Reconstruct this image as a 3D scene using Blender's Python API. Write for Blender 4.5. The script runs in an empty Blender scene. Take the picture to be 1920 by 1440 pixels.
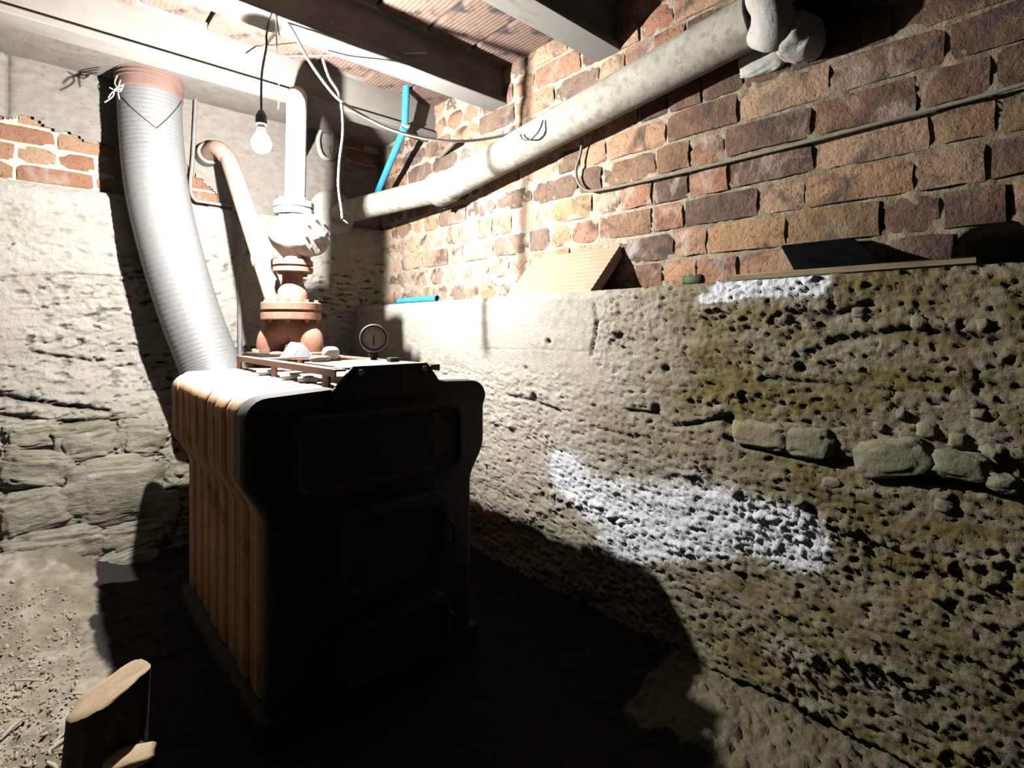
import bpy, bmesh, math, random
import numpy as np
from mathutils import Vector, Matrix, Euler

# ------------------------------------------------------------------ camera, world, exposure
SC = bpy.context.scene
COL = SC.collection
CAM_H = 1.10                       # lens height above the cellar floor
FPX, HOR = 985.0, 615.0            # focal length and horizon row, in pixels of the 1920x1440 frame
SY, CY = 0.670, 0.742              # heading: components of the forward direction along X and Y
cam_d = bpy.data.cameras.new('camera')
cam_d.sensor_width = 36.0
cam_d.lens = 36.0 * FPX / 1920.0
cam_d.shift_y = -(720.0 - HOR) / 1920.0
cam_d.clip_start = 0.02
cam = bpy.data.objects.new('camera', cam_d)
COL.objects.link(cam)
cam.location = (0, 0, CAM_H)
cam.rotation_euler = (math.pi / 2, 0, -math.atan2(SY, CY))
SC.camera = cam

w = bpy.data.worlds.new('cellar_dark')
SC.world = w
w.use_nodes = True
w.node_tree.nodes['Background'].inputs[0].default_value = (0.02, 0.021, 0.026, 1)
w.node_tree.nodes['Background'].inputs[1].default_value = 0.03
SC.view_settings.view_transform = 'Standard'
SC.view_settings.look = 'None'
SC.view_settings.gamma = 1.0
SC.view_settings.use_curve_mapping = False
SC.view_settings.exposure = 0.0
BULB_POWER = 77000.0               # emission of the bare bulb's glowing core

random.seed(7)
RNG = np.random.RandomState(11)
FLOOR = 0.0

# ------------------------------------------------------------------ the place, in metres (z from the floor)
XL, XU = 1.55, 1.77                # right wall: face of the concrete base, face of the brickwork above
YB, YU = 3.26, 3.34                # back wall: face of the concrete base, face of the brickwork above
LEDGE_R = CAM_H + 0.141
LEDGE_B = CAM_H + 0.668
ZBEAM = CAM_H + 1.14
ZTILE = CAM_H + 1.335


def ray(px, py):
    r = (px - 960.0) / FPX
    return (r * CY + SY, -r * SY + CY, (HOR - py) / FPX)


def at(px, py, X=None, Y=None, Z=None, F=None):
    """the point on the pixel's line of sight that lies on a given wall, floor height or depth"""
    a, b, c = ray(px, py)
    if X is not None: t = X / a
    elif Y is not None: t = Y / b
    elif Z is not None: t = (Z - CAM_H) / c
    else: t = F
    return Vector((a * t, b * t, CAM_H + c * t))


# ------------------------------------------------------------------ numpy noise
_P = RNG.permutation(512)
_P = np.concatenate([_P, _P, _P])
_G = RNG.rand(512, 3) * 2 - 1


def _h(ix, iy, s=0):
    return _P[(_P[(ix + s * 37) & 511] + iy) & 511]


def vnoise(x, y, s=0):
    xi = np.floor(x).astype(int); yi = np.floor(y).astype(int)
    fx = x - xi; fy = y - yi
    u = fx * fx * fx * (fx * (fx * 6 - 15) + 10); v = fy * fy * fy * (fy * (fy * 6 - 15) + 10)
    def g(a, b, dx, dy):
        k = _h(a, b, s)
        return _G[k, 0] * dx + _G[k, 1] * dy
    n0 = g(xi, yi, fx, fy) * (1 - u) + g(xi + 1, yi, fx - 1, fy) * u
    n1 = g(xi, yi + 1, fx, fy - 1) * (1 - u) + g(xi + 1, yi + 1, fx - 1, fy - 1) * u
    return (n0 * (1 - v) + n1 * v) * 1.4


def fbm(x, y, o=4, s=0, gain=0.5):
    t = np.zeros_like(x); a = 1.0
    for k in range(o):
        t += a * vnoise(x * 2 ** k + 17.3 * k, y * 2 ** k - 9.1 * k, s + k)
        a *= gain
    return t


def pebbles(x, y, s=0, fill=0.7):
    """rounded aggregate: one bump per jittered cell"""
    xi = np.floor(x).astype(int); yi = np.floor(y).astype(int)
    best = np.zeros_like(x)
    for a in (-1, 0, 1):
        for b in (-1, 0, 1):
            k = _h(xi + a, yi + b, s)
            cx = xi + a + 0.5 + 0.42 * _G[k, 0]; cy = yi + b + 0.5 + 0.42 * _G[k, 1]
            rr = 0.34 + 0.22 * _G[k, 2]
            on = (_P[(k + 91) & 511] / 511.0) < fill
            d2 = ((x - cx) ** 2 + (y - cy) ** 2) / (rr * rr)
            hgt = np.where(on, np.sqrt(np.clip(1 - d2, 0, 1)) * (0.5 + rr), 0)
            best = np.maximum(best, hgt)
    return best


def sstep(a, b, x):
    t = np.clip((x - a) / (b - a), 0, 1)
    return t * t * (3 - 2 * t)


def polydist(x, y, pts):
    d = np.full(x.shape, 9.0)
    for (x0, y0), (x1, y1) in zip(pts[:-1], pts[1:]):
        vx, vy = x1 - x0, y1 - y0
        t = np.clip(((x - x0) * vx + (y - y0) * vy) / (vx * vx + vy * vy + 1e-9), 0, 1)
        d = np.minimum(d, np.hypot(x - x0 - t * vx, y - y0 - t * vy))
    return d


# ------------------------------------------------------------------ object helpers
def root_loc(p):
    v = Vector((0, 0, 0))
    while p is not None:
        v += p.location
        p = p.parent
    return v


def link(name, me, mat, parent=None, smooth=True, angle=None):
    o = bpy.data.objects.new(name, me)
    COL.objects.link(o)
    if mat is not None: me.materials.append(mat)
    if parent is not None:
        o.parent = parent
        me.transform(Matrix.Translation(-root_loc(parent)))
    if smooth:
        me.shade_smooth()
        if angle: me.set_sharp_from_angle(angle=math.radians(angle))
    return o


def tag(o, label=None, cat=None, group=None, kind=None):
    if label: o['label'] = label
    if cat: o['category'] = cat
    if group: o['group'] = group
    if kind: o['kind'] = kind
    return o


def thing(name, label, cat, loc, group=None):
    o = bpy.data.objects.new(name, None)
    COL.objects.link(o)
    o.location = loc
    o.empty_display_size = 0.05
    return tag(o, label, cat, group)


def single(name, bm_or_me, mat, label, cat, group=None, smooth=True, angle=40):
    """a thing of one mesh, origin moved to the foot of its bounds"""
    me = to_mesh(name, bm_or_me)
    co = np.empty(len(me.vertices) * 3); me.vertices.foreach_get('co', co); co = co.reshape(-1, 3)
    c = Vector(((co[:, 0].min() + co[:, 0].max()) / 2, (co[:, 1].min() + co[:, 1].max()) / 2, co[:, 2].min()))
    me.transform(Matrix.Translation(-c))
    o = link(name, me, mat, None, smooth, angle)
    o.location = c
    return tag(o, label, cat, group)


def to_mesh(name, bm):
    if isinstance(bm, bpy.types.Mesh): return bm
    me = bpy.data.meshes.new(name)
    bmesh.ops.recalc_face_normals(bm, faces=bm.faces)
    bm.to_mesh(me); bm.free()
    return me


def part(name, bm, mat, parent, label=None, smooth=True, angle=40):
    o = link(name, to_mesh(name, bm), mat, parent, smooth, angle)
    return tag(o, label)


def B(): return bmesh.new()


def add_box(bm, c, s, rot=None, bevel=0.0, seg=2):
    M = Matrix.Translation(Vector(c)) @ (rot.to_4x4() if rot else Matrix.Identity(4)) @ Matrix.Diagonal((s[0], s[1], s[2], 1))
    r = bmesh.ops.create_cube(bm, size=1.0, matrix=M)
    if bevel > 0:
        es = list({e for v in r['verts'] for e in v.link_edges})
        bmesh.ops.bevel(bm, geom=es, offset=bevel, segments=seg, affect='EDGES', profile=0.5)
    return bm


def frame_at(d):
    d = d.normalized()
    up = Vector((0, 0, 1)) if abs(d.z) < 0.95 else Vector((0, 1, 0))
    x = d.cross(up).normalized()
    return x, d.cross(x).normalized()


def add_tube(bm, pts, rad, n=12, cap=True):
    pts = [Vector(p) for p in pts]
    m = len(pts)
    rads = list(rad) if hasattr(rad, '__len__') else [rad] * m
    rings = []; px = None
    for i, p in enumerate(pts):
        d = (pts[min(i + 1, m - 1)] - pts[max(i - 1, 0)])
        d.normalize()
        if px is None:
            px, py = frame_at(d)
        else:
            px = (px - d * px.dot(d)).normalized()
            py = d.cross(px).normalized()
        rings.append([bm.verts.new(p + (px * math.cos(2 * math.pi * k / n) + py * math.sin(2 * math.pi * k / n)) * rads[i]) for k in range(n)])
    for a, b in zip(rings[:-1], rings[1:]):
        for k in range(n):
            bm.faces.new((a[k], a[(k + 1) % n], b[(k + 1) % n], b[k]))
    if cap:
        bm.faces.new(rings[0][::-1]); bm.faces.new(rings[-1])
    return bm


def add_lathe(bm, origin, axis, prof, n=24):
    """prof: (distance along axis, radius) pairs"""
    origin = Vector(origin); axis = Vector(axis).normalized()
    x, y = frame_at(axis)
    rings = []
    for t, r in prof:
        c = origin + axis * t
        rings.append([bm.verts.new(c + (x * math.cos(2 * math.pi * k / n) + y * math.sin(2 * math.pi * k / n)) * max(r, 1e-4)) for k in range(n)])
    for a, b in zip(rings[:-1], rings[1:]):
        for k in range(n):
            bm.faces.new((a[k], a[(k + 1) % n], b[(k + 1) % n], b[k]))
    bm.faces.new(rings[0][::-1]); bm.faces.new(rings[-1])
    return bm


def add_prism(bm, poly, y0, y1, axis='Y'):
    """extrude a polygon; for axis Y the polygon is (x, z), for X it is (y, z), for Z it is (x, y)"""
    f = {'Y': lambda a, b, t: (a, t, b), 'X': lambda a, b, t: (t, a, b), 'Z': lambda a, b, t: (a, b, t)}[axis]
    v0 = [bm.verts.new(f(a, b, y0)) for a, b in poly]
    v1 = [bm.verts.new(f(a, b, y1)) for a, b in poly]
    n = len(poly)
    bm.faces.new(v0); bm.faces.new(v1[::-1])
    for k in range(n):
        bm.faces.new((v0[k], v1[k], v1[(k + 1) % n], v0[(k + 1) % n]))
    return bm


def smooth_path(pts, k=8):
    pts = [Vector(p) for p in pts]
    out = []
    for i in range(len(pts) - 1):
        p0 = pts[max(i - 1, 0)]; p1 = pts[i]; p2 = pts[i + 1]; p3 = pts[min(i + 2, len(pts) - 1)]
        for j in range(k):
            t = j / k
            out.append(0.5 * ((2 * p1) + (p2 - p0) * t + (2 * p0 - 5 * p1 + 4 * p2 - p3) * t * t + (3 * p1 - p0 - 3 * p2 + p3) * t ** 3))
    out.append(pts[-1])
    return out


def add_bolt(bm, c, axis, r=0.011, h=0.012):
    return add_lathe(bm, c, axis, [(0, r), (h, r)], 6)


def lump(bm, c, s, seed, amp=0.18, sub=3, rot=None, freq=1.6, pw=0.75, strata=0.0):
    """an irregular rounded stone or clod"""
    r = bmesh.ops.create_icosphere(bm, subdivisions=sub, radius=1.0)
    vs = r['verts']
    co = np.array([v.co[:] for v in vs])
    d = fbm(co[:, 0] * freq + seed, co[:, 1] * freq + co[:, 2] * 1.3 * freq, 4, seed % 7) * amp
    d += fbm(co[:, 2] * freq - seed, co[:, 0] * freq - co[:, 1] * freq, 3, (seed + 3) % 7) * amp
    if strata: d += strata * fbm(co[:, 0] * 1.1 + seed, co[:, 2] * 7.0 + seed, 4, seed % 5)
    for v, dd in zip(vs, d):
        p = v.co * (1 + dd)
        q = Vector([math.copysign(abs(a) ** pw, a) for a in p])
        q = Vector((q.x * s[0], q.y * s[1], q.z * s[2]))
        if rot: q = rot @ q
        v.co = q + Vector(c)
    return bm


def grid_mesh(name, P, mask=None):
    """P: (rows, cols, 3) array of points; mask: (rows-1, cols-1) faces to keep"""
    R, C = P.shape[:2]
    idx = np.arange(R * C).reshape(R, C)
    q = np.stack([idx[:-1, :-1], idx[:-1, 1:], idx[1:, 1:], idx[1:, :-1]], -1).reshape(-1, 4)
    if mask is not None: q = q[mask.reshape(-1)]
    me = bpy.data.meshes.new(name)
    me.vertices.add(R * C); me.vertices.foreach_set('co', P.reshape(-1))
    me.loops.add(len(q) * 4); me.loops.foreach_set('vertex_index', q.reshape(-1))
    me.polygons.add(len(q)); me.polygons.foreach_set('loop_start', np.arange(len(q)) * 4)
    me.update(calc_edges=True); me.validate()
    return me


def set_attr(me, name, vals):
    a = me.attributes.new(name, 'FLOAT', 'POINT')
    a.data.foreach_set('value', np.ascontiguousarray(vals, dtype=np.float32).reshape(-1))


# ------------------------------------------------------------------ materials
class NT:
    def __init__(s, name):
        s.m = bpy.data.materials.new(name); s.m.use_nodes = True
        s.t = s.m.node_tree; s.b = s.t.nodes['Principled BSDF']
        s.b.inputs['Specular IOR Level'].default_value = 0.25
        s.tc = s.t.nodes.new('ShaderNodeTexCoord')
        s.obj = s.tc.outputs['Object']
        g = s.t.nodes.new('ShaderNodeNewGeometry'); s.pos = g.outputs['Position']; s.nor = g.outputs['Normal']
        s.alb = 0.5

    def n(s, t, **kw):
        x = s.t.nodes.new(t)
        for k, v in kw.items(): setattr(x, k, v)
        return x

    def lk(s, a, b): s.t.links.new(a, b)

    def mapping(s, src, scale):
        m = s.n('ShaderNodeMapping'); s.lk(src, m.inputs[0]); m.inputs['Scale'].default_value = scale
        return m.outputs[0]

    def noise(s, src, scale, detail=5, rough=0.55, dist=0.0):
        x = s.n('ShaderNodeTexNoise'); s.lk(src, x.inputs['Vector'])
        x.inputs['Scale'].default_value = scale; x.inputs['Detail'].default_value = detail
        x.inputs['Roughness'].default_value = rough; x.inputs['Distortion'].default_value = dist
        return x.outputs['Fac']

    def voro(s, src, scale, feature='F1'):
        x = s.n('ShaderNodeTexVoronoi', feature=feature); s.lk(src, x.inputs['Vector']); x.inputs['Scale'].default_value = scale
        return x.outputs['Distance']

    def ramp(s, fac, stops):
        r = s.n('ShaderNodeValToRGB'); s.lk(fac, r.inputs[0])
        e = r.color_ramp.elements
        while len(e) < len(stops): e.new(0.5)
        for k, (p, c) in enumerate(stops):
            e[k].position = p; e[k].color = (c, c, c, 1) if not hasattr(c, '__len__') else (*c, 1)
        return r.outputs[0]

    def mix(s, fac, a, b, mode='MIX'):
        x = s.n('ShaderNodeMix', data_type='RGBA', blend_type=mode)
        for sock, v in ((x.inputs[0], fac), (x.inputs[6], a), (x.inputs[7], b)):
            if isinstance(v, bpy.types.NodeSocket): s.lk(v, sock)
            elif hasattr(v, '__len__'): sock.default_value = (*v, 1)
            else: sock.default_value = v
        return x.outputs[2]

    def math(s, op, a, b=0.5):
        x = s.n('ShaderNodeMath', operation=op)
        for sock, v in ((x.inputs[0], a), (x.inputs[1], b)):
            if isinstance(v, bpy.types.NodeSocket): s.lk(v, sock)
            else: sock.default_value = v
        return x.outputs[0]

    def attr(s, name):
        a = s.n('ShaderNodeAttribute'); a.attribute_name = name
        return a.outputs['Fac']

    def col(s, c):
        # cellar grime: one overall reflectance factor per material
        g_ = 0.65 * s.alb
        s.lk(s.mix(1.0, c, (g_, g_, g_), 'MULTIPLY'), s.b.inputs['Base Color'])

    def rough(s, r):
        if isinstance(r, bpy.types.NodeSocket): s.lk(r, s.b.inputs['Roughness'])
        else: s.b.inputs['Roughness'].default_value = r

    def bump(s, h, strength=0.5, dist=0.004):
        x = s.n('ShaderNodeBump'); s.lk(h, x.inputs['Height'])
        x.inputs['Strength'].default_value = strength; x.inputs['Distance'].default_value = dist
        s.lk(x.outputs[0], s.b.inputs['Normal'])


def simple(name, c1, c2, scale=20, rough=0.8, bump=0.3, bd=0.002, metal=0.0, stretch=(1, 1, 1), spots=None, alb=0.5):
    k = NT(name); k.alb = alb
    v = k.mapping(k.obj, stretch)
    n1 = k.noise(v, scale, 6, 0.6)
    c = k.mix(k.ramp(n1, [(0.35, 0.0), (0.65, 1.0)]), c1, c2)
    if spots:
        n2 = k.noise(v, spots[1], 6, 0.65)
        c = k.mix(k.ramp(n2, [(spots[2], 0.0), (spots[2] + 0.08, 1.0)]), c, spots[0])
    k.col(c); k.rough(rough); k.b.inputs['Metallic'].default_value = metal
    if bump: k.bump(k.noise(v, scale * 4, 6, 0.65), bump, bd)
    return k.m


def mat_concrete(name, a, b, c, olive, white=True, alb=0.5):
    k = NT(name)
    st = k.mapping(k.pos, (1, 1, 2.6))
    n1 = k.noise(st, 2.2, 7, 0.6)
    n2 = k.noise(k.pos, 26, 7, 0.7)
    n3 = k.noise(k.pos, 130, 5, 0.75)
    base = k.mix(k.ramp(n1, [(0.38, 0.0), (0.62, 1.0)]), a, b)
    base = k.mix(k.ramp(n2, [(0.36, 0.0), (0.7, 0.85)]), base, c)
    n4 = k.noise(st, 5.0, 6, 0.65, 0.6)
    mo = k.math('MULTIPLY', k.ramp(n4, [(0.3, 0.40), (0.6, 1.0)]), k.attr('moss'))
    base = k.mix(mo, base, olive)
    pits = k.ramp(n3, [(0.27, 1.0), (0.36, 0.0)])
    base = k.mix(k.math('MULTIPLY', pits, 0.6), base, (0.09, 0.08, 0.065))
    if white:
        wn = k.noise(k.pos, 70, 5, 0.75)
        e = k.math('ADD', k.attr('efflo'), k.math('MULTIPLY', k.math('SUBTRACT', wn, 0.5), 0.9))
        base = k.mix(k.ramp(e, [(0.42, 0.0), (0.60, 1.0)]), base, (0.88, 0.90, 0.93))
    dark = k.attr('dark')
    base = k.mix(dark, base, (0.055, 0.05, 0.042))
    k.alb = alb
    k.col(base); k.rough(0.92); k.b.inputs['Specular IOR Level'].default_value = 0.15
    h = k.math('ADD', k.math('MULTIPLY', n2, 1.0), k.math('MULTIPLY', n3, 0.45))
    k.bump(h, 1.0, 0.011)
    return k.m


def mat_brick(name, lime=0.45, soot=0.3, alb=0.5):
    """colour of each brick comes from the object's own colour"""
    k = NT(name)
    oi = k.n('ShaderNodeObjectInfo')
    off = k.n('ShaderNodeVectorMath', operation='ADD'); k.lk(k.pos, off.inputs[0])
    cx = k.n('ShaderNodeCombineXYZ')
    rm = k.math('MULTIPLY', oi.outputs['Random'], 40.0)
    for i in range(3): k.lk(rm, cx.inputs[i])
    k.lk(cx.outputs[0], off.inputs[1])
    v = off.outputs[0]
    n1 = k.noise(v, 14, 6, 0.65, 0.4); n2 = k.noise(v, 55, 5, 0.7); n3 = k.noise(v, 7, 6, 0.6, 1.2)
    base = k.mix(k.ramp(n1, [(0.38, 0.0), (0.68, 0.75)]), oi.outputs['Color'], k.mix(0.30, oi.outputs['Color'], (0.60, 0.40, 0.25)))
    base = k.mix(k.ramp(n2, [(0.34, 0.7), (0.44, 0.0)]), base, (0.10, 0.055, 0.04))
    base = k.mix(k.ramp(n3, [(0.60 - 0.12 * soot, 0.0), (0.66, soot)]), base, (0.075, 0.055, 0.05))
    n5 = k.noise(v, 6.5, 6, 0.62, 0.9)
    base = k.mix(k.math('MULTIPLY', k.ramp(n5, [(0.60 - 0.1 * lime, 0.0), (0.68, lime)]), oi.outputs['Alpha']), base, (0.70, 0.62, 0.55))
    k.alb = alb
    k.col(base); k.rough(0.88); k.b.inputs['Specular IOR Level'].default_value = 0.2
    n6 = k.noise(v, 140, 4, 0.7)
    k.bump(k.math('ADD', k.math('ADD', n1, n2), k.math('MULTIPLY', n6, 0.4)), 1.0, 0.010)
    return k.m


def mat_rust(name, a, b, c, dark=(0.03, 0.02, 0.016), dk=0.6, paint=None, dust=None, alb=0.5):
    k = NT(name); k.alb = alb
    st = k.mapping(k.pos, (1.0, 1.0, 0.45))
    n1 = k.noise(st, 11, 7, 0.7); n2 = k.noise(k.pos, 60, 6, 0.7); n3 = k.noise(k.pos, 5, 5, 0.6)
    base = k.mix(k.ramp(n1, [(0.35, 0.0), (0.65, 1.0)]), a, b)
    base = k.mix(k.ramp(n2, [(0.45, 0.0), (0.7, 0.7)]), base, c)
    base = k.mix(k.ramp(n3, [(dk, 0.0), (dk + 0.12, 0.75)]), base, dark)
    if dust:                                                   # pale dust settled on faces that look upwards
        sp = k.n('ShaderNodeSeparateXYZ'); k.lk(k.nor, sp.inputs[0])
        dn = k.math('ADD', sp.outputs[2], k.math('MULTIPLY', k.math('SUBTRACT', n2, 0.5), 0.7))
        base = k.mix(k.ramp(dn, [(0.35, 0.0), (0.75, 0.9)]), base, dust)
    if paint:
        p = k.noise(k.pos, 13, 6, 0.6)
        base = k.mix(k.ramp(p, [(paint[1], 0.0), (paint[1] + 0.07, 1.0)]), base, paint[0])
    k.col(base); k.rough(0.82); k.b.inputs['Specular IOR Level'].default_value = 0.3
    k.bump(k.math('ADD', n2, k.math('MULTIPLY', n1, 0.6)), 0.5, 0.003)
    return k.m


M = {}
M['conc_r'] = mat_concrete('rough_concrete', (0.50, 0.47, 0.40), (0.40, 0.36, 0.29), (0.60, 0.57, 0.50), (0.185, 0.150, 0.050), alb=0.60)
M['conc_b'] = mat_concrete('pale_concrete', (0.56, 0.53, 0.46), (0.46, 0.42, 0.35), (0.64, 0.61, 0.55), (0.30, 0.29, 0.17), alb=0.49)
k = NT('lime_mortar'); k.alb = 0.58
n1 = k.noise(k.pos, 18, 6, 0.6); n2 = k.noise(k.pos, 34, 6, 0.65); n3 = k.noise(k.pos, 75, 5, 0.7)
c = k.mix(k.ramp(n1, [(0.35, 0.0), (0.65, 1.0)]), (0.62, 0.55, 0.45), (0.46, 0.39, 0.29))
c = k.mix(k.math('MULTIPLY', k.attr('dirt'), k.ramp(n1, [(0.3, 0.5), (0.6, 1.0)])), c, (0.25, 0.20, 0.115))
c = k.mix(k.ramp(n2, [(0.63, 0.0), (0.70, 0.9)]), c, (0.13, 0.105, 0.07))
k.col(c); k.rough(0.95); k.bump(k.math('ADD', n2, n3), 1.0, 0.008)
M['mortar'] = k.m
M['mortar_b'] = simple('pale_mortar', (0.66, 0.60, 0.52), (0.55, 0.48, 0.40), 18, 0.95, 0.6, 0.004)
M['brick'] = mat_brick('wall_brick', 0.7, 0.85, 0.62)
M['brick_b'] = mat_brick('back_wall_brick', 0.45, 0.15, 0.42)
M['plaster'] = simple('grey_render', (0.42, 0.385, 0.34), (0.33, 0.29, 0.255), 16, 0.95, 0.7, 0.004, spots=((0.22, 0.19, 0.17), 34, 0.60), stretch=(1, 1, 2), alb=0.40)
M['stone'] = simple('footing_stone', (0.46, 0.43, 0.34), (0.25, 0.235, 0.165), 5, 0.9, 1.0, 0.014, stretch=(1, 1, 1.9), spots=((0.50, 0.49, 0.44), 9, 0.60), alb=0.44)
M['stone_g'] = simple('greenish_stone', (0.19, 0.19, 0.125), (0.31, 0.28, 0.17), 14, 0.85, 0.9, 0.006)
k = NT('cellar_floor'); k.alb = 0.56
n1 = k.noise(k.pos, 9, 7, 0.65); n2 = k.noise(k.pos, 45, 6, 0.7); n3 = k.noise(k.pos, 4, 5, 0.6)
c = k.mix(k.ramp(n1, [(0.35, 0.0), (0.65, 1.0)]), (0.46, 0.41, 0.32), (0.24, 0.21, 0.15))
c = k.mix(k.ramp(n3, [(0.55, 0.0), (0.65, 0.8)]), c, (0.54, 0.50, 0.43))
c = k.mix(k.attr('damp'), c, k.mix(k.ramp(n2, [(0.4, 0.0), (0.65, 1.0)]), c, (0.10, 0.088, 0.045)))
c = k.mix(k.math('MULTIPLY', k.attr('damp'), 0.75), c, (0.105, 0.088, 0.040))
n4 = k.noise(k.pos, 2.6, 6, 0.65, 0.5)
c = k.mix(k.ramp(n4, [(0.50, 0.0), (0.60, 0.75)]), c, (0.19, 0.175, 0.115))
floor_shade = k.math('ADD', k.attr('floor_shade'), k.math('MULTIPLY', k.math('SUBTRACT', n1, 0.5), 0.8))
c = k.mix(k.ramp(floor_shade, [(0.4, 0.0), (0.6, 1.0)]), c, (0.035, 0.03, 0.027))  # the boiler's shadow on the floor, painted into the colour
k.col(c); k.rough(0.95); k.b.inputs['Specular IOR Level'].default_value = 0.1
k.bump(k.math('ADD', n1, n2), 1.0, 0.010)
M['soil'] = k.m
M['stone_w'] = simple('wall_pebble', (0.36, 0.32, 0.20), (0.24, 0.205, 0.11), 16, 0.9, 0.9, 0.006)
M['tile'] = simple('ceiling_tile', (0.44, 0.27, 0.20), (0.52, 0.37, 0.30), 11, 0.9, 0.6, 0.004, spots=((0.10, 0.085, 0.08), 7, 0.52), alb=0.24)
M['beam'] = simple('limewashed_beam', (0.62, 0.59, 0.53), (0.50, 0.46, 0.40), 9, 0.9, 0.5, 0.003, stretch=(0.4, 1, 1), spots=((0.36, 0.31, 0.25), 14, 0.66), alb=0.22)
k = NT('dusty_dark_beam'); k.alb = 0.42
v = k.mapping(k.pos, (0.4, 1, 1)); n1 = k.noise(v, 10, 6, 0.6); n2 = k.noise(v, 24, 6, 0.7)
c = k.mix(k.ramp(n1, [(0.35, 0.0), (0.65, 1.0)]), (0.16, 0.15, 0.135), (0.27, 0.255, 0.23))
c = k.mix(k.ramp(n2, [(0.62, 0.0), (0.72, 0.6)]), c, (0.50, 0.48, 0.45))
sp = k.n('ShaderNodeSeparateXYZ'); k.lk(k.nor, sp.inputs[0])                  # paler on faces that look down
lw = k.math('SUBTRACT', k.math('MULTIPLY', sp.outputs[2], -1.0), k.math('MULTIPLY', k.math('SUBTRACT', n1, 0.42), 2.2))
c = k.mix(k.ramp(lw, [(0.45, 0.0), (0.7, 1.0)]), c, (0.36, 0.35, 0.32))
k.col(c); k.rough(0.9); k.bump(n2, 0.7, 0.004)
M['beam_d'] = k.m
M['rust'] = mat_rust('rusty_cast_iron', (0.48, 0.235, 0.10), (0.36, 0.17, 0.08), (0.54, 0.32, 0.16), (0.10, 0.05, 0.035), 0.58, dust=(0.40, 0.34, 0.285), alb=0.9)
M['soot'] = mat_rust('sooty_shaded_iron_front', (0.036, 0.022, 0.017), (0.024, 0.017, 0.014), (0.050, 0.030, 0.021), (0.014, 0.012, 0.011), 0.5)  # soot darkened further, the unlit front's shade put into the colour
M['dusty'] = mat_rust('dusty_iron', (0.60, 0.50, 0.42), (0.46, 0.33, 0.25), (0.70, 0.62, 0.55), (0.30, 0.17, 0.11), 0.66)
M['redlead'] = mat_rust('red_lead_pipe', (0.50, 0.24, 0.16), (0.42, 0.18, 0.11), (0.60, 0.36, 0.26), (0.26, 0.10, 0.06), 0.62, alb=0.40)
M['pinkpipe'] = mat_rust('faded_pink_pipe', (0.62, 0.42, 0.34), (0.55, 0.33, 0.26), (0.68, 0.52, 0.44), (0.36, 0.20, 0.14), 0.7, alb=0.40)
M['whitepaint'] = mat_rust('chipped_white_paint', (0.78, 0.73, 0.67), (0.74, 0.68, 0.61), (0.82, 0.78, 0.73), (0.36, 0.18, 0.12), 0.72, alb=0.32)
M['cement'] = simple('fibre_cement', (0.54, 0.52, 0.45), (0.42, 0.40, 0.33), 22, 0.9, 0.5, 0.003, spots=((0.36, 0.34, 0.27), 26, 0.50))
M['lagging'] = simple('plaster_lagging', (0.62, 0.61, 0.57), (0.50, 0.49, 0.43), 14, 0.95, 0.8, 0.006, spots=((0.33, 0.30, 0.20), 9, 0.62))
M['blue'] = simple('blue_plastic', (0.05, 0.36, 0.68), (0.07, 0.42, 0.74), 20, 0.45, 0.05, 0.001)
M['wcable'] = simple('white_cable_sheath', (0.72, 0.67, 0.66), (0.62, 0.56, 0.54), 60, 0.6, 0.0)
M['bcable'] = simple('dark_cable_sheath', (0.05, 0.045, 0.04), (0.10, 0.09, 0.075), 60, 0.7, 0.0)
M['gcable'] = simple('dusty_cable_sheath', (0.34, 0.30, 0.23), (0.24, 0.21, 0.16), 50, 0.8, 0.0)
M['conduit'] = simple('grey_conduit', (0.32, 0.31, 0.31), (0.24, 0.23, 0.22), 40, 0.6, 0.1, 0.001)
M['terra'] = simple('terracotta', (0.66, 0.43, 0.30), (0.60, 0.37, 0.25), 8, 0.9, 0.3, 0.002, spots=((0.72, 0.54, 0.42), 18, 0.62))
M['slate'] = simple('black_sheet', (0.006, 0.006, 0.007), (0.012, 0.012, 0.012), 12, 0.95, 0.4, 0.002)
M['lath'] = simple('weathered_lath', (0.36, 0.28, 0.16), (0.24, 0.18, 0.10), 20, 0.9, 0.6, 0.003, stretch=(4, 0.5, 4))
M['bark'] = simple('dark_bark', (0.035, 0.028, 0.022), (0.075, 0.062, 0.05), 30, 0.95, 1.0, 0.008, stretch=(1, 1, 0.3), spots=((0.24, 0.23, 0.21), 20, 0.66))
M['sawn'] = simple('sawn_wood', (0.56, 0.42, 0.27), (0.46, 0.33, 0.20), 20, 0.9, 0.6, 0.004, stretch=(1, 3, 1), spots=((0.60, 0.50, 0.38), 11, 0.60))
M['straw'] = simple('dry_chips', (0.60, 0.53, 0.40), (0.46, 0.39, 0.27), 20, 0.9, 0.3, 0.002)
M['collar'] = simple('brown_sheet_metal', (0.30, 0.18, 0.15), (0.24, 0.14, 0.115), 14, 0.6, 0.2, 0.001)
M['wire'] = simple('galvanised_wire', (0.6, 0.59, 0.57), (0.48, 0.47, 0.45), 40, 0.6, 0.0, metal=0.1)
M['chrome'] = simple('dull_metal', (0.42, 0.41, 0.39), (0.32, 0.30, 0.27), 30, 0.5, 0.1, 0.001, metal=0.5)
M['dial'] = simple('gauge_dial', (0.30, 0.29, 0.25), (0.26, 0.25, 0.21), 12, 0.5, 0.0)
M['black'] = simple('black_iron', (0.02, 0.018, 0.016), (0.04, 0.033, 0.028), 30, 0.8, 0.3, 0.002)
M['paper'] = simple('white_card', (0.74, 0.74, 0.73), (0.68, 0.68, 0.67), 12, 0.8, 0.0)
M['greycard'] = simple('grey_foil', (0.30, 0.33, 0.36), (0.22, 0.25, 0.28), 12, 0.6, 0.0)
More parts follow.
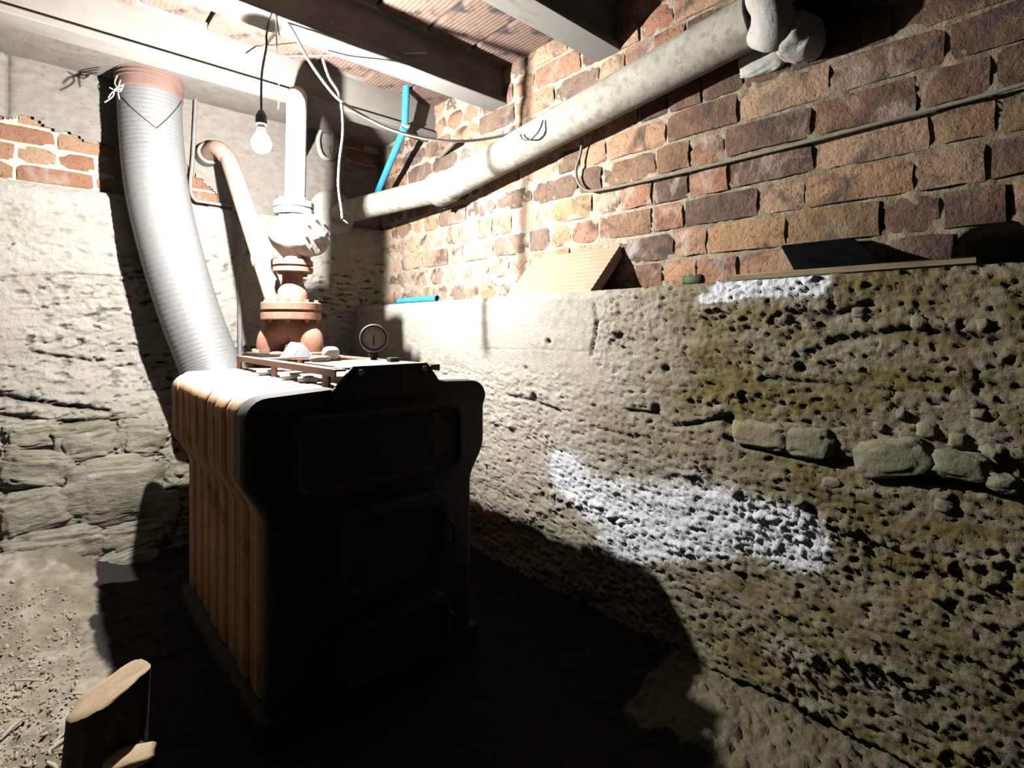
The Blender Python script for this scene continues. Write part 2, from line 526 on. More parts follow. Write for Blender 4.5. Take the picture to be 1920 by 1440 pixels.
M['green'] = simple('green_rubber', (0.06, 0.11, 0.05), (0.12, 0.17, 0.08), 30, 0.8, 0.3, 0.002)

M['slate'].node_tree.nodes['Principled BSDF'].inputs['Specular IOR Level'].default_value = 0.0
# wound duct: fine rings along its length come from the mesh, dust from the material
k = NT('foil_duct'); k.alb = 0.25
n = k.noise(k.pos, 40, 5, 0.7); n2 = k.noise(k.pos, 6, 5, 0.6)
c = k.mix(k.ramp(n, [(0.45, 0.0), (0.75, 0.8)]), (0.60, 0.60, 0.60), (0.46, 0.46, 0.45))
k.col(k.mix(k.ramp(n2, [(0.5, 0.0), (0.7, 0.4)]), c, (0.60, 0.55, 0.46)))
k.rough(0.5); k.b.inputs['Metallic'].default_value = 0.25
k.bump(n, 0.4, 0.002)
M['duct'] = k.m

k = NT('bulb_core')
k.b.inputs['Emission Color'].default_value = (1.0, 0.965, 0.93, 1)
k.b.inputs['Emission Strength'].default_value = BULB_POWER
M['bulb_core'] = k.m
k = NT('lit_bulb_glass')                                       # thin glass, glowing faintly itself
tr = k.n('ShaderNodeBsdfTransparent'); em = k.n('ShaderNodeEmission'); ad = k.n('ShaderNodeAddShader')
em.inputs['Color'].default_value = (1.0, 0.97, 0.95, 1); em.inputs['Strength'].default_value = 6.0
k.lk(tr.outputs[0], ad.inputs[0]); k.lk(em.outputs[0], ad.inputs[1])
k.lk(ad.outputs[0], k.t.nodes['Material Output'].inputs['Surface'])
M['bulb'] = k.m

# ================================================================== SETTING
# ------------------------------------------------------------------ right wall
def wy(px, py): p = at(px, py, X=XL); return (p.y, p.z)


def nonuni(a, b, f):
    """sample positions from a to b whose step is f(position)"""
    out = [a]
    while out[-1] < b: out.append(out[-1] + f(out[-1]))
    out[-1] = b
    return np.array(out)


Yc = nonuni(-0.9, YB + 0.05, lambda y: 0.0042 + 0.0022 * max(0, y) if y > -0.05 else 0.02)
front = nonuni(-0.05, LEDGE_R, lambda z: 0.0052)
back = np.linspace(0.008, XU - XL + 0.03, 14)
S = np.concatenate([front, LEDGE_R + back])
YY, SS = np.meshgrid(Yc, S)
ZZ = np.minimum(SS, LEDGE_R)
over = np.clip(SS - LEDGE_R, 0, None)
smooth_zone = sstep(1.20, 1.30, YY + 0.05 * fbm(YY * 3, ZZ * 3, 3)) * sstep(CAM_H - 0.25, CAM_H - 0.15, ZZ + 0.06 * fbm(YY * 4, ZZ * 4, 3, 5))
r = 1 - 0.85 * smooth_zone
band = 0.35 + 0.65 * sstep(0.0, 0.35, fbm(YY * 1.3, ZZ * 5.5, 4, 2) + 0.12)
band = np.maximum(band, 0.95 * sstep(1.0, 0.8, YY) * sstep(CAM_H - 0.03, CAM_H + 0.02, ZZ))
d = 0.016 * fbm(YY * 1.6, ZZ * 3.2, 3, 1)
d += r * 0.0035 * fbm(YY * 45, ZZ * 60, 4, 14, 0.7)
heavy = sstep(0.10, 0.42, fbm(YY * 2.2, ZZ * 6.5, 4, 12) + 0.25 * sstep(0.9, 0.3, YY))
d += r * band * (0.018 * heavy * pebbles(YY * 24, ZZ * 28, 3, 0.35) + (0.002 + 0.009 * heavy) * pebbles(YY * 48, ZZ * 54, 5, 0.45) + (0.002 + 0.004 * heavy) * pebbles(YY * 95, ZZ * 100, 6, 0.5))
d += r * 0.006 * fbm(YY * 12, ZZ * 24, 5, 4, 0.6) + (0.25 + r) * 0.0025 * fbm(YY * 60, ZZ * 60, 3, 6)
pit = sstep(0.36, 0.52, fbm(YY * 38, ZZ * 60, 3, 9))
d -= pit * 0.010 * r
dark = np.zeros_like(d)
GRO = [([(1112, 572), (1119, 600), (1113, 640), (1108, 665)], 0.006, 0.02),
       ([(955, 742), (1000, 752), (1050, 772)], 0.007, 0.02), ([(1110, 798), (1160, 812), (1200, 822)], 0.004, 0.012),
       ([(1180, 770), (1225, 775), (1262, 800), (1300, 796), (1370, 780)], 0.007, 0.022),
       ([(1364, 822), (1420, 838), (1470, 848), (1540, 862), (1600, 868), (1680, 892), (1760, 905), (1900, 930)], 0.009, 0.035),
       ([(1330, 1262), (1400, 1288), (1470, 1322), (1540, 1360), (1620, 1400), (1720, 1450)], 0.008, 0.03),
       ([(1490, 585), (1560, 592), (1630, 570)], 0.010, 0.022), ([(1560, 640), (1700, 618), (1880, 640)], 0.010, 0.02),
       ([(1430, 710), (1560, 720), (1700, 735)], 0.006, 0.012), ([(1240, 690), (1400, 688)], 0.003, 0.004),
       ([(900, 655), (1000, 655), (1100, 660)], 0.003, 0.004)]
wob = fbm(YY * 30, ZZ * 30, 3, 8)
for pl, wd, dp in GRO:
    q = [wy(*p) for p in pl]
    dd = polydist(YY, ZZ, q) + 0.006 * wob
    g = np.exp(-(np.clip(dd, 0, 9) / wd) ** 2) * (0.55 + 0.6 * np.clip(wob + 0.5, 0, 1))
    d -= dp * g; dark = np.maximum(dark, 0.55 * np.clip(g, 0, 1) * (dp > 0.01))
for px, py, rr in ((1015, 930, 0.013), (1228, 768, 0.013), (1002, 745, 0.014), (1310, 1120, 0.008), (1250, 690, 0.01), (1030, 640, 0.008), (1365, 790, 0.02), (1500, 690, 0.012), (1520, 955, 0.012), (985, 690, 0.006)):
    q = wy(px, py)
    g = np.exp(-((YY - q[0]) ** 2 + (ZZ - q[1]) ** 2) / rr ** 2 + 0.6 * wob)
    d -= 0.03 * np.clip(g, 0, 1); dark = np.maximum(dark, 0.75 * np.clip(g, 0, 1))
# mineral bloom on the concrete
ef = np.zeros_like(d)
for pl, wd in (([(1060, 885), (1120, 940), (1230, 955), (1330, 960), (1420, 990), (1490, 1010)], 0.105), ([(1150, 1020), (1240, 1010), (1350, 1000)], 0.085),
               ([(1350, 545), (1420, 535), (1530, 532)], 0.040), ([(1320, 560), (1370, 555)], 0.02)):
    q = [wy(*p) for p in pl]
    ef = np.maximum(ef, np.exp(-(polydist(YY, ZZ, q) / wd) ** 2))
efn = np.clip(ef + 0.45 * fbm(YY * 9, ZZ * 9, 4, 3), 0, 1) * (ef > 0.05)
d += 0.007 * efn * pebbles(YY * 70, ZZ * 70, 8, 0.8)
moss = sstep(1.45, 0.55, YY + 0.30 * fbm(YY * 2, ZZ * 3, 3, 6)) * 1.0 + 0.45 * sstep(CAM_H - 0.35, CAM_H - 0.95, ZZ)
moss = np.clip(moss - 0.8 * efn, 0, 1)
edge = 0.012 * sstep(LEDGE_R - 0.03, LEDGE_R, ZZ)
P = np.stack([XL - d + edge + over, YY, ZZ - np.where(over > 0, 0.2 * d, 0) + np.where(over > 0, 0.006 * fbm(YY * 12, SS * 12, 3), 0)], -1)
me_base = grid_mesh('concrete_base', P)
set_attr(me_base, 'moss', moss); set_attr(me_base, 'efflo', ef); set_attr(me_base, 'dark', dark)

# brickwork of the right wall: a recessed bed of mortar with single bricks set proud of it
HOLES = [(0.151, CAM_H + 0.205, 0.075, 0.045, 0.16), (0.53, CAM_H + 0.97, 0.10, 0.085, 0.22)]
Ym = np.arange(-0.9, YU + 0.06, 0.0125); Zm = np.arange(LEDGE_R - 0.05, ZTILE + 0.12, 0.0125)
YY, ZZ = np.meshgrid(Ym, Zm)
dm = 0.006 * fbm(YY * 20, ZZ * 20, 4, 3) + 0.007 * pebbles(YY * 45, ZZ * 45, 4, 0.5) + 0.006 * sstep(1.0, 2.2, YY)
for hy, hz, ry, rz, dp in HOLES:
    dm -= dp * sstep(1.25, 0.85, np.hypot((YY - hy) / ry, (ZZ - hz) / rz))
P = np.stack([XU + 0.013 - dm, YY, ZZ], -1)
wall_r = link('wall_right', grid_mesh('wall_right', P), M['mortar'])
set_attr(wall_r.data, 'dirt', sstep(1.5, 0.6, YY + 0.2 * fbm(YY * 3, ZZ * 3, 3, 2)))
tag(wall_r, 'weathered red brick wall standing on a rough concrete base, right side', None, None, 'structure')
base_r = part('concrete_base', me_base, M['conc_r'], wall_r, 'rough pebbly concrete base with white mineral bloom', angle=None)


def brick_mesh(name, L, H, D, seed):
    """a worn brick: noisy front grid, rounded arrises, straight sides going into the wall (front towards -x)"""
    ny, nz = (6 if L > 0.2 else 4), 4
    ys = np.linspace(-L / 2, L / 2, ny); zs = np.linspace(-H / 2, H / 2, nz)
    rr = np.random.RandomState(seed)
    bm = B(); V = []
    for j, z in enumerate(zs):
        row = []
        for i, y in enumerate(ys):
            ed = (i in (0, ny - 1)) + (j in (0, nz - 1))
            x = 0.005 * ed + rr.uniform(-0.002, 0.002) + (rr.uniform(0, 0.008) if ed == 2 else 0)
            row.append(bm.verts.new((x, y + rr.uniform(-0.003, 0.003), z + rr.uniform(-0.0025, 0.0025))))
        V.append(row)
    for j in range(nz - 1):
        for i in range(ny - 1):
            bm.faces.new((V[j][i], V[j][i + 1], V[j + 1][i + 1], V[j + 1][i]))
    rim = [V[0][i] for i in range(ny)] + [V[j][-1] for j in range(1, nz)] + [V[-1][i] for i in range(ny - 2, -1, -1)] + [V[j][0] for j in range(nz - 2, 0, -1)]
    bk = [bm.verts.new((D, v.co.y, v.co.z)) for v in rim]
    for a in range(len(rim)):
        b = (a + 1) % len(rim)
        bm.faces.new((rim[a], bk[a], bk[b], rim[b]))
    me = to_mesh(name, bm)
    me.shade_smooth(); me.set_sharp_from_angle(angle=math.radians(38))
    return me


CH = 0.110
SL, HL, BH = 0.268, 0.128, 0.096
STR = [brick_mesh('brick', SL, BH, 0.05, s) for s in range(9)]
HED = [brick_mesh('brick', HL, BH, 0.05, s + 50) for s in range(7)]
for me in STR + HED: me.materials.append(M['brick'])
RED = [(0.47, 0.255, 0.155), (0.53, 0.31, 0.18), (0.42, 0.20, 0.12), (0.56, 0.37, 0.235), (0.50, 0.30, 0.19)]
DRK = [(0.15, 0.085, 0.060), (0.20, 0.11, 0.070), (0.125, 0.078, 0.060), (0.26, 0.145, 0.085)]
OCH = [(0.42, 0.27, 0.12), (0.34, 0.22, 0.105), (0.50, 0.31, 0.16)]


def place_brick(me, parent, loc, scale, rot, colr, lime=1.0):
    o = bpy.data.objects.new('brick', me)
    COL.objects.link(o); o.parent = parent
    o.location = Vector(loc) - root_loc(parent); o.scale = scale; o.rotation_euler = rot
    o.color = (*colr, lime)
    return o


nb = 0
for kc in range(11):
    zc = LEDGE_R + 0.006 + CH * (kc + 0.5)
    y = YU - 0.02 - (0.07 if kc % 2 else 0.0)
    patt = 0
    while y > -0.42:
        u = random.random()
        hdr = (u < 0.42) if kc % 3 else (u < 0.75)
        L = HL * random.uniform(0.9, 1.12) if hdr else SL * random.uniform(0.9, 1.04)
        yc = y - L / 2
        skip = any(abs(yc - h[0]) < h[2] * 0.8 + L * 0.15 and abs(zc - h[1]) < h[3] + 0.02 for h in HOLES)
        # the brickwork above is hidden where the ceiling meets the wall, and by the frame's edge
        if not skip and not (zc > CAM_H + 0.95 and yc < 0.1) and yc > -0.35:
            u = random.random()
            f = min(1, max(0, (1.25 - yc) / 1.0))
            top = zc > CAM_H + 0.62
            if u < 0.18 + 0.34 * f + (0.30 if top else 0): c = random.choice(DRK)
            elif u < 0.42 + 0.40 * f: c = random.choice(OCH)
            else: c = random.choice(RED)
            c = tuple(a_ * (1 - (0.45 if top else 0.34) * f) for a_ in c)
            pale = 0.45 * min(1, max(0, (yc - 1.1) / 0.8)) * (0.35 if top else 1) * random.uniform(0.5, 1.2)     # paler towards the corner
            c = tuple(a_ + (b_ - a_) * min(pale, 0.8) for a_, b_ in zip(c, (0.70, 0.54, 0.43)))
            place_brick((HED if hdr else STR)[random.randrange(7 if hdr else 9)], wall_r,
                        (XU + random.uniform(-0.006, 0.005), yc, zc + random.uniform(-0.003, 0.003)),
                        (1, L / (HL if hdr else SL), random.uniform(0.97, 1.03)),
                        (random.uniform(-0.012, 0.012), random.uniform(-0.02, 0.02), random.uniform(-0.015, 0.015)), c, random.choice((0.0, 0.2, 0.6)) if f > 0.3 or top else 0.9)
            nb += 1
        y -= L + 0.013
print('right wall bricks', nb)

# loose stones showing in the concrete of the right wall
for i, (px, py, wpx, hpx) in enumerate([(1428, 815, 120, 55), (1515, 830, 95, 58), (1672, 858, 150, 74), (1802, 872, 118, 56), (1738, 806, 44, 30), (1796, 826, 40, 30),
                                        (1648, 800, 26, 18), (1690, 778, 24, 20), (1722, 605, 34, 26), (1845, 610, 30, 26), (1610, 585, 28, 20), (1880, 905, 70, 36), (1560, 905, 40, 22), (1835, 775, 34, 24), (1770, 950, 40, 24)]):
    p = at(px, py, X=XL); f = p.x * SY + p.y * CY
    # a pixel's width along the wall
    p2 = at(px + 10, py, X=XL)
    sy = abs(p2.y - p.y) / 10 * wpx / 2; sz = hpx * f / FPX / 2
    bm = lump(B(), (XL + 0.010, p.y, p.z), (0.030 if wpx > 60 else 0.018, sy, sz), 31 + i * 3, 0.24, 4 if wpx > 60 else 3, Euler((random.uniform(-0.25, 0.25), 0, 0)).to_matrix(), 1.5, 0.6, 0.10)
    part('stone', bm, M['stone_w'] if i in (0, 4, 5, 10) else M['stone_g'], wall_r, angle=None)

# ------------------------------------------------------------------ back wall
Xc = nonuni(-1.5, XU + 0.05, lambda x: 0.006 if x > -0.75 else 0.02)
front = nonuni(-0.05, LEDGE_B, lambda z: 0.006)
back = np.linspace(0.008, YU - YB + 0.03, 9)
S = np.concatenate([front, LEDGE_B + back])
XX, SS = np.meshgrid(Xc, S)
ZZ = np.minimum(SS, LEDGE_B); over = np.clip(SS - LEDGE_B, 0, None)
zr = ZZ - CAM_H
ro = 0.30 + 0.7 * sstep(0.05, 0.30, fbm(XX * 1.6, ZZ * 6.0, 4, 2) + 0.10) * (zr < 0.45) + 0.4 * sstep(-0.05, -0.2, zr)
d = 0.016 * fbm(XX * 1.7, ZZ * 3.0, 3, 3)
d += ro * (0.010 * fbm(XX * 9, ZZ * 26, 4, 4) + 0.010 * pebbles(XX * 26, ZZ * 36, 2, 0.5) + 0.005 * pebbles(XX * 60, ZZ * 70, 5, 0.5))
d += 0.0022 * fbm(XX * 60, ZZ * 60, 3, 6)
pit = sstep(0.30, 0.46, fbm(XX * 16, ZZ * 40, 3, 9)); d -= pit * 0.016 * ro
d += 0.13 * sstep(-0.12, -0.75, zr + 0.05 * fbm(XX * 3, ZZ * 3, 3, 7))            # the footing spreads out towards the floor
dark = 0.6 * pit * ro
wob = fbm(XX * 25, ZZ * 25, 3, 8)


def wx(px, py): p = at(px, py, Y=YB); return (p.x, p.z)


for pl, wd, dp in [([(0, 520), (120, 512), (270, 520)], 0.004, 0.010), ([(60, 660), (110, 668), (170, 676)], 0.007, 0.02), ([(0, 742), (120, 760), (200, 768)], 0.01, 0.03),
                   ([(0, 775), (100, 790), (250, 785)], 0.012, 0.03)]:
    dd = polydist(XX, ZZ, [wx(*p) for p in pl]) + 0.006 * wob
    g = np.exp(-(np.clip(dd, 0, 9) / wd) ** 2)
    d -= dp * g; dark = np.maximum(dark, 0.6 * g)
edge = 0.015 * sstep(LEDGE_B - 0.03, LEDGE_B, ZZ)
P = np.stack([XX, YB - d + edge + over, ZZ - np.where(over > 0, 0.3 * d, 0)], -1)
me_bb = grid_mesh('concrete_base', P)
set_attr(me_bb, 'moss', 0.75 * sstep(-0.15, -0.7, zr + 0.1 * fbm(XX * 2, ZZ * 2, 3, 5))); set_attr(me_bb, 'efflo', np.zeros_like(d)); set_attr(me_bb, 'dark', dark)

Xm = np.arange(-1.5, XU + 0.03, 0.014); Zm = np.arange(LEDGE_B - 0.06, ZTILE + 0.12, 0.014)
XX, ZZ = np.meshgrid(Xm, Zm)
dm = 0.004 * fbm(XX * 20, ZZ * 20, 4, 3)
wall_b = link('wall_back', grid_mesh('wall_back', np.stack([XX, YU + 0.006 - dm, ZZ], -1)), M['mortar_b'])
tag(wall_b, 'brick and render wall on a pale concrete base, behind the boiler', None, None, 'structure')
part('concrete_base', me_bb, M['conc_b'], wall_b, 'pale streaky concrete base above rubble footing', angle=None)
STB = [brick_mesh('brick', 0.275, 0.075, 0.04, s + 90) for s in range(6)]
HEB = [brick_mesh('brick', 0.130, 0.075, 0.04, s + 120) for s in range(4)]
for me in STB + HEB: me.materials.append(M['brick_b'])
for kc in range(8):
    zc = LEDGE_B + 0.012 + 0.088 * (kc + 0.5)
    x = -1.3 + (0.07 if kc % 2 else 0.21)
    j = 0
    while x < XU - 0.1:
        hdr = random.random() < 0.25
        L = 0.13 if hdr else 0.275
        place_brick((HEB if hdr else STB)[random.randrange(4 if hdr else 6)], wall_b, (x + L / 2, YU - 0.004 + random.uniform(-0.003, 0.002), zc),
                    (1, 1, 1), (0, 0, math.pi / 2), random.choice(RED[:4]))
        x += L + 0.016
# grey render over the upper brickwork, broken away at the left
gx = np.arange(-1.5, XU, 0.012); gz = np.arange(LEDGE_B + 0.005, ZTILE + 0.1, 0.012)
XX, ZZ = np.meshgrid(gx, gz)
rag = 0.05 * fbm(XX * 7, ZZ * 7, 4, 2)
bare_l = sstep(0.02, -0.01, ZZ - (LEDGE_B + 0.285 - 0.10 * (XX + 0.2)) + rag) * sstep(0.30, 0.24, XX + rag)
bare_m = sstep(0.115, 0.09, np.hypot((XX - 0.55) * 0.6, ZZ - (LEDGE_B + 0.10)) + rag)
bare_r = sstep(0.10, 0.07, np.hypot((XX - 1.60) * 0.5, (ZZ - (LEDGE_B + 0.50))) + rag)
keep = (np.maximum(np.maximum(bare_l, bare_m), bare_r) < 0.5)
m = keep[:-1, :-1] & keep[1:, :-1] & keep[:-1, 1:] & keep[1:, 1:]
dd = 0.007 * fbm(XX * 4, ZZ * 4, 3, 1) + 0.006 * fbm(XX * 25, ZZ * 40, 3, 4)
for px in (12,):                                                                  # the upright joint at the far left
    q = at(px, 150, Y=YU - 0.02)
    dd -= 0.02 * np.exp(-((XX - q.x) / 0.008) ** 2) * (ZZ > LEDGE_B + 0.29)
me = grid_mesh('render_coat', np.stack([XX, YU - 0.022 - dd, ZZ], -1), m)
part('render_coat', me, M['plaster'], wall_b, 'patchy grey render', angle=None)

# rubble stones of the footing
for i, (px, py, wpx, hpx, pr) in enumerate([(62, 815, 110, 50, .06), (162, 832, 118, 72, .10), (263, 822, 90, 66, .08), (68, 882, 140, 66, .13), (210, 925, 190, 122, .15), (60, 965, 140, 95, .17),
                                            (95, 1040, 200, 88, .20), (285, 890, 70, 60, .08), (250, 1010, 130, 60, .18), (20, 850, 40, 40, .08), (300, 960, 70, 80, .14), (240, 1060, 120, 60, .22)]):
    p = at(px, py, Y=YB - pr); f = p.x * SY + p.y * CY
    p2 = at(px + 10, py, Y=YB - pr)
    sx = abs(p2.x - p.x) / 10 * wpx / 2; sz = hpx * f / FPX / 2
    bm = lump(B(), (p.x, YB - pr * 0.62, p.z), (sx * 1.10, 0.085, sz * 1.08), 61 + i, 0.20, 5, Euler((0, random.uniform(-0.22, 0.22), 0)).to_matrix(), 1.7, 0.6, 0.16)
    part('stone', bm, M['stone'], wall_b, angle=None)

# ------------------------------------------------------------------ floor
fx = nonuni(-1.5, XL + 0.05, lambda x: 0.010 if -0.7 < x < 0.5 else 0.006 if x > 1.1 else 0.03)
fy = nonuni(-0.9, YB + 0.02, lambda y: 0.010 if y > 1.1 else 0.006 if y > 0.15 else 0.03)
XX, YY = np.meshgrid(fx, fy)
h = 0.016 * fbm(XX * 3, YY * 3, 3, 1) + 0.014 * fbm(XX * 13, YY * 13, 5, 3, 0.6) + 0.014 * pebbles(XX * 20, YY * 20, 2, 0.25) + 0.006 * pebbles(XX * 48, YY * 48, 3, 0.4)
lev = sstep(0.34, 0.12, XX)                                                        # trodden level under the boiler
h = h * (0.25 + 0.75 * lev) - 0.012 * (1 - lev)
h += 0.05 * sstep(1.22, 1.54, XX) + (0.014 * pebbles(XX * 24, YY * 24, 7, 0.4) + 0.009 * pebbles(XX * 48, YY * 48, 9, 0.5) + 0.005 * pebbles(XX * 90, YY * 90, 3, 0.5) + 0.012 * fbm(XX * 9, YY * 9, 5, 8, 0.6)) * sstep(1.15, 1.35, XX)
h += 0.16 * sstep(2.45, 3.15, YY + 0.2 * fbm(XX * 2, YY * 2, 3, 5)) * sstep(0.32, 0.0, XX)   # earth banked against the footing
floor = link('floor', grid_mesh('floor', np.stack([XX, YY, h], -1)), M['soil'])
set_attr(floor.data, 'floor_shade', sstep(0.12, 0.26, XX + 0.08 * fbm(XX * 3, YY * 3, 3, 4)) * np.maximum(sstep(1.36, 1.16, XX + 0.10 * fbm(XX * 4, YY * 4, 3, 6)), sstep(0.86, 0.97, YY)))  # near-black mask laid out where the boiler's shadow falls
set_attr(floor.data, 'damp', 0.85 * sstep(1.0, 1.2, XX))
tag(floor, 'beaten earth cellar floor with dust, grit and chips', None, None, 'structure')


def floor_h(x, y):
    i = np.argmin(np.abs(fx - x)); j = np.argmin(np.abs(fy - y))
    return float(h[j, i])


# ------------------------------------------------------------------ ceiling: hollow clay tiles laid flat between beams
BEAMS = [(2.63, 2.75), (2.00, 2.13), (1.30, 1.43), (0.62, 0.75), (-0.06, 0.07)]
bm = add_box(B(), ((XU - 1.5) / 2, 1.2, ZTILE + 0.10), (XU + 1.5 + 0.2, 4.4, 0.06))
ceil = link('ceiling', to_mesh('ceiling', bm), M['plaster'], None, False)
tag(ceil, 'clay tile cellar ceiling carried on pale beams', None, None, 'structure')


def ceiling_tile_mesh(span, wd):
    """hollow clay tile: chamfered edges and shallow flutes running from beam to beam on its underside"""
    bm = B(); n = 24; t = 0.055
    prof = [(-wd / 2, t), (-wd / 2, 0.006)]
    for i in range(n + 1):
        x = -wd / 2 + 0.006 + (wd - 0.012) * i / n
        prof.append((x, 0.0 if i % 2 else 0.0022))
    prof += [(wd / 2, 0.006), (wd / 2, t)]
    add_prism(bm, prof, -span / 2, span / 2)
    me = to_mesh('tile', bm); me.materials.append(M['tile'])
    return me


for bi in range(len(BEAMS) - 1):
    y1 = BEAMS[bi][0]; y0 = BEAMS[bi + 1][1]
    me = ceiling_tile_mesh(y1 - y0 + 0.07, 0.235)
    x = -1.42 if bi < 2 else -0.4
    while x < XU - 0.1:
        o = bpy.data.objects.new('tile', me); COL.objects.link(o); o.parent = ceil
        o.location = (x + 0.12, (y0 + y1) / 2, ZTILE + random.uniform(-0.006, 0.008))
        o.rotation_euler = (random.uniform(-0.012, 0.012), random.uniform(-0.02, 0.02), 0)
        x += 0.247
bm = add_box(B(), ((XU - 1.5) / 2, (2.74 + YU + 0.05) / 2, ZTILE - 0.06), (XU + 1.55, YU + 0.05 - 2.74, 0.05))
part('plaster_strip', bm, M['plaster'], ceil, smooth=False)

lab = ['pale limewashed ceiling beam nearest the back wall, above the foil duct', 'ceiling beam with dark face and paler underside, just in front of the bulb',
       'dusty grey ceiling beam, third from the back wall', 'ceiling beam, fourth from the back wall', 'ceiling beam, fifth from the back wall']
for bi, (y0, y1) in enumerate(BEAMS):
    bm = B()
    z0, z1 = ZBEAM, ZTILE + 0.02
    ft = 0.028
    prof = [(y0, z0), (y1, z0), (y1, z0 + ft), (y1 - 0.022, z0 + ft + 0.008), (y1 - 0.022, z1 - 0.02), (y1, z1 - 0.012), (y1, z1), (y0, z1), (y0, z1 - 0.012), (y0 + 0.022, z1 - 0.02), (y0 + 0.022, z0 + ft + 0.008), (y0, z0 + ft)]
    add_prism(bm, prof, -1.5, XU + 0.04, 'X')
    bmesh.ops.bevel(bm, geom=[e for e in bm.edges if abs(e.verts[0].co.x - e.verts[1].co.x) > 1], offset=0.003, segments=1, affect='EDGES')
    o = single('ceiling_beam', bm, M['beam'] if bi == 0 else M['beam_d'], lab[bi], 'beam', 'ceiling beams', smooth=False)

# the mark cast in the face of the first beam
cu = bpy.data.curves.new('cast_mark', 'FONT'); cu.body = 'H 610'; cu.size = 0.075; cu.extrude = 0.0015; cu.space_character = 1.25
ob = bpy.data.objects.new('cast_mark_tmp', cu)
me = bpy.data.meshes.new_from_object(ob)
bpy.data.objects.remove(ob)
b0 = bpy.data.objects['ceiling_beam']
q = at(392, 138, Y=BEAMS[0][0] + 0.021)
me.transform(Matrix.Translation((q.x, BEAMS[0][0] + 0.0215, ZBEAM + 0.062)) @ Matrix.Rotation(math.pi / 2, 4, 'X'))
part('cast_mark', me, M['beam'], b0, 'faint cast letters', smooth=False)

# ================================================================== BOILER
BX0, BX1 = 0.39, 1.185             # widest across the top
BC = (BX0 + BX1) / 2
BY0, BY1 = 1.452, 2.45
ZT = CAM_H - 0.182
boiler = thing('boiler', 'rusty cast-iron sectional boiler with sooty front darkened for shade, standing on the floor', 'boiler', (BC, (BY0 + BY1) / 2, 0))


def section_prof(inset=0.0, zb=0.05):
    """outline of a section; grooves cut deep into the flanks and fade out over the rounded shoulder"""
    sh = inset * 0.10
    hw0, hw, lw = (BX1 - BX0) / 2 - sh, (BX1 - BX0) / 2 - inset, 0.339 - inset
    zt = ZT - sh
    R = 0.058
    half = [(0.0, zt + 0.012), (hw0 * 0.45, zt + 0.008)]
    for a in range(0, 91, 15):
        t = math.radians(90 - a)
        half.append((hw0 - R + R * math.cos(t), zt - R + R * math.sin(t)))
    zs0, zs1 = CAM_H - 0.395, CAM_H - 0.53
    half.append((hw, zt - R - 0.035)); half.append((hw, (zt - R + zs0) / 2))
    for i in range(7):
        t = i / 6; s = t * t * (3 - 2 * t)
        half.append((hw + (lw - hw) * s, zs0 + (zs1 - zs0) * t))
    half += [(lw, (zs1 + zb) / 2), (lw, zb + 0.03), (lw - 0.02, zb)]
    left = [(-x, z) for x, z in half[1:]][::-1]
    return [(BC + x, z) for x, z in left + half]


def loft(bm, rings):
    V = [[bm.verts.new(p) for p in rg] for rg in rings]
    n = len(V[0])
    for a, b in zip(V[:-1], V[1:]):
        for k2 in range(n):
            bm.faces.new((a[k2], b[k2], b[(k2 + 1) % n], a[(k2 + 1) % n]))
    bm.faces.new(V[0]); bm.faces.new(V[-1][::-1])
    return bm


NSEC = 8
ys = BY0 + 0.075
th = (BY1 - ys) / NSEC
cuts = [(0.0, 0.040), (0.06, 0.022), (0.14, 0.008), (0.26, 0.001), (0.42, 0.0), (0.50, 0.006), (0.58, 0.0), (0.74, 0.001), (0.86, 0.008), (0.94, 0.022), (1.0, 0.040)]
bm = loft(B(), [[(x, ys + th * t, z) for x, z in section_prof(ins)] for t, ins in cuts])
me_sec = to_mesh('section', bm)
me_sec.transform(Matrix.Translation(-boiler.location)); me_sec.materials.append(M['rust']); me_sec.shade_smooth()
for i in range(NSEC):
    o = bpy.data.objects.new('section', me_sec); COL.objects.link(o); o.parent = boiler
    o.location = (random.uniform(-0.003, 0.003), th * i, random.uniform(-0.003, 0.002))
cuts = [(0.0, 0.020), (0.12, 0.006), (0.4, 0.0), (0.8, 0.002), (0.93, 0.010), (1.0, 0.024)]
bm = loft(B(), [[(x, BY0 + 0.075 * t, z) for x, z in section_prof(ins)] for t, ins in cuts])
part('front_section', bm, M['soot'], boiler, 'front section coloured dark for soot and shade', angle=50)


def rounded(x0, x1, z0, z1, R, n=5):
    out = []
    for cx, cz, a0 in ((x1 - R, z1 - R, 0), (x0 + R, z1 - R, 90), (x0 + R, z0 + R, 180), (x1 - R, z0 + R, 270)):
        for i in range(n + 1):
            t = math.radians(a0 + 90 * i / n)
            out.append((cx + R * math.cos(t), cz + R * math.sin(t)))
    return out


def panel(name, x0, x1, z0, z1, R, y, out, mat, parent, frame=0.03, label=None):
    """a raised plate with a sunk field"""
    def rg(ins, yy): return [(x, yy, z) for x, z in rounded(x0 + ins, x1 - ins, z0 + ins, z1 - ins, max(R - ins * 0.6, 0.008))]
    return part(name, loft(B(), [rg(-0.006, y + 0.01), rg(0, y - out + 0.004), rg(0.006, y - out), rg(frame, y - out), rg(frame + 0.010, y - out + 0.010)]), mat, parent, label, angle=35)


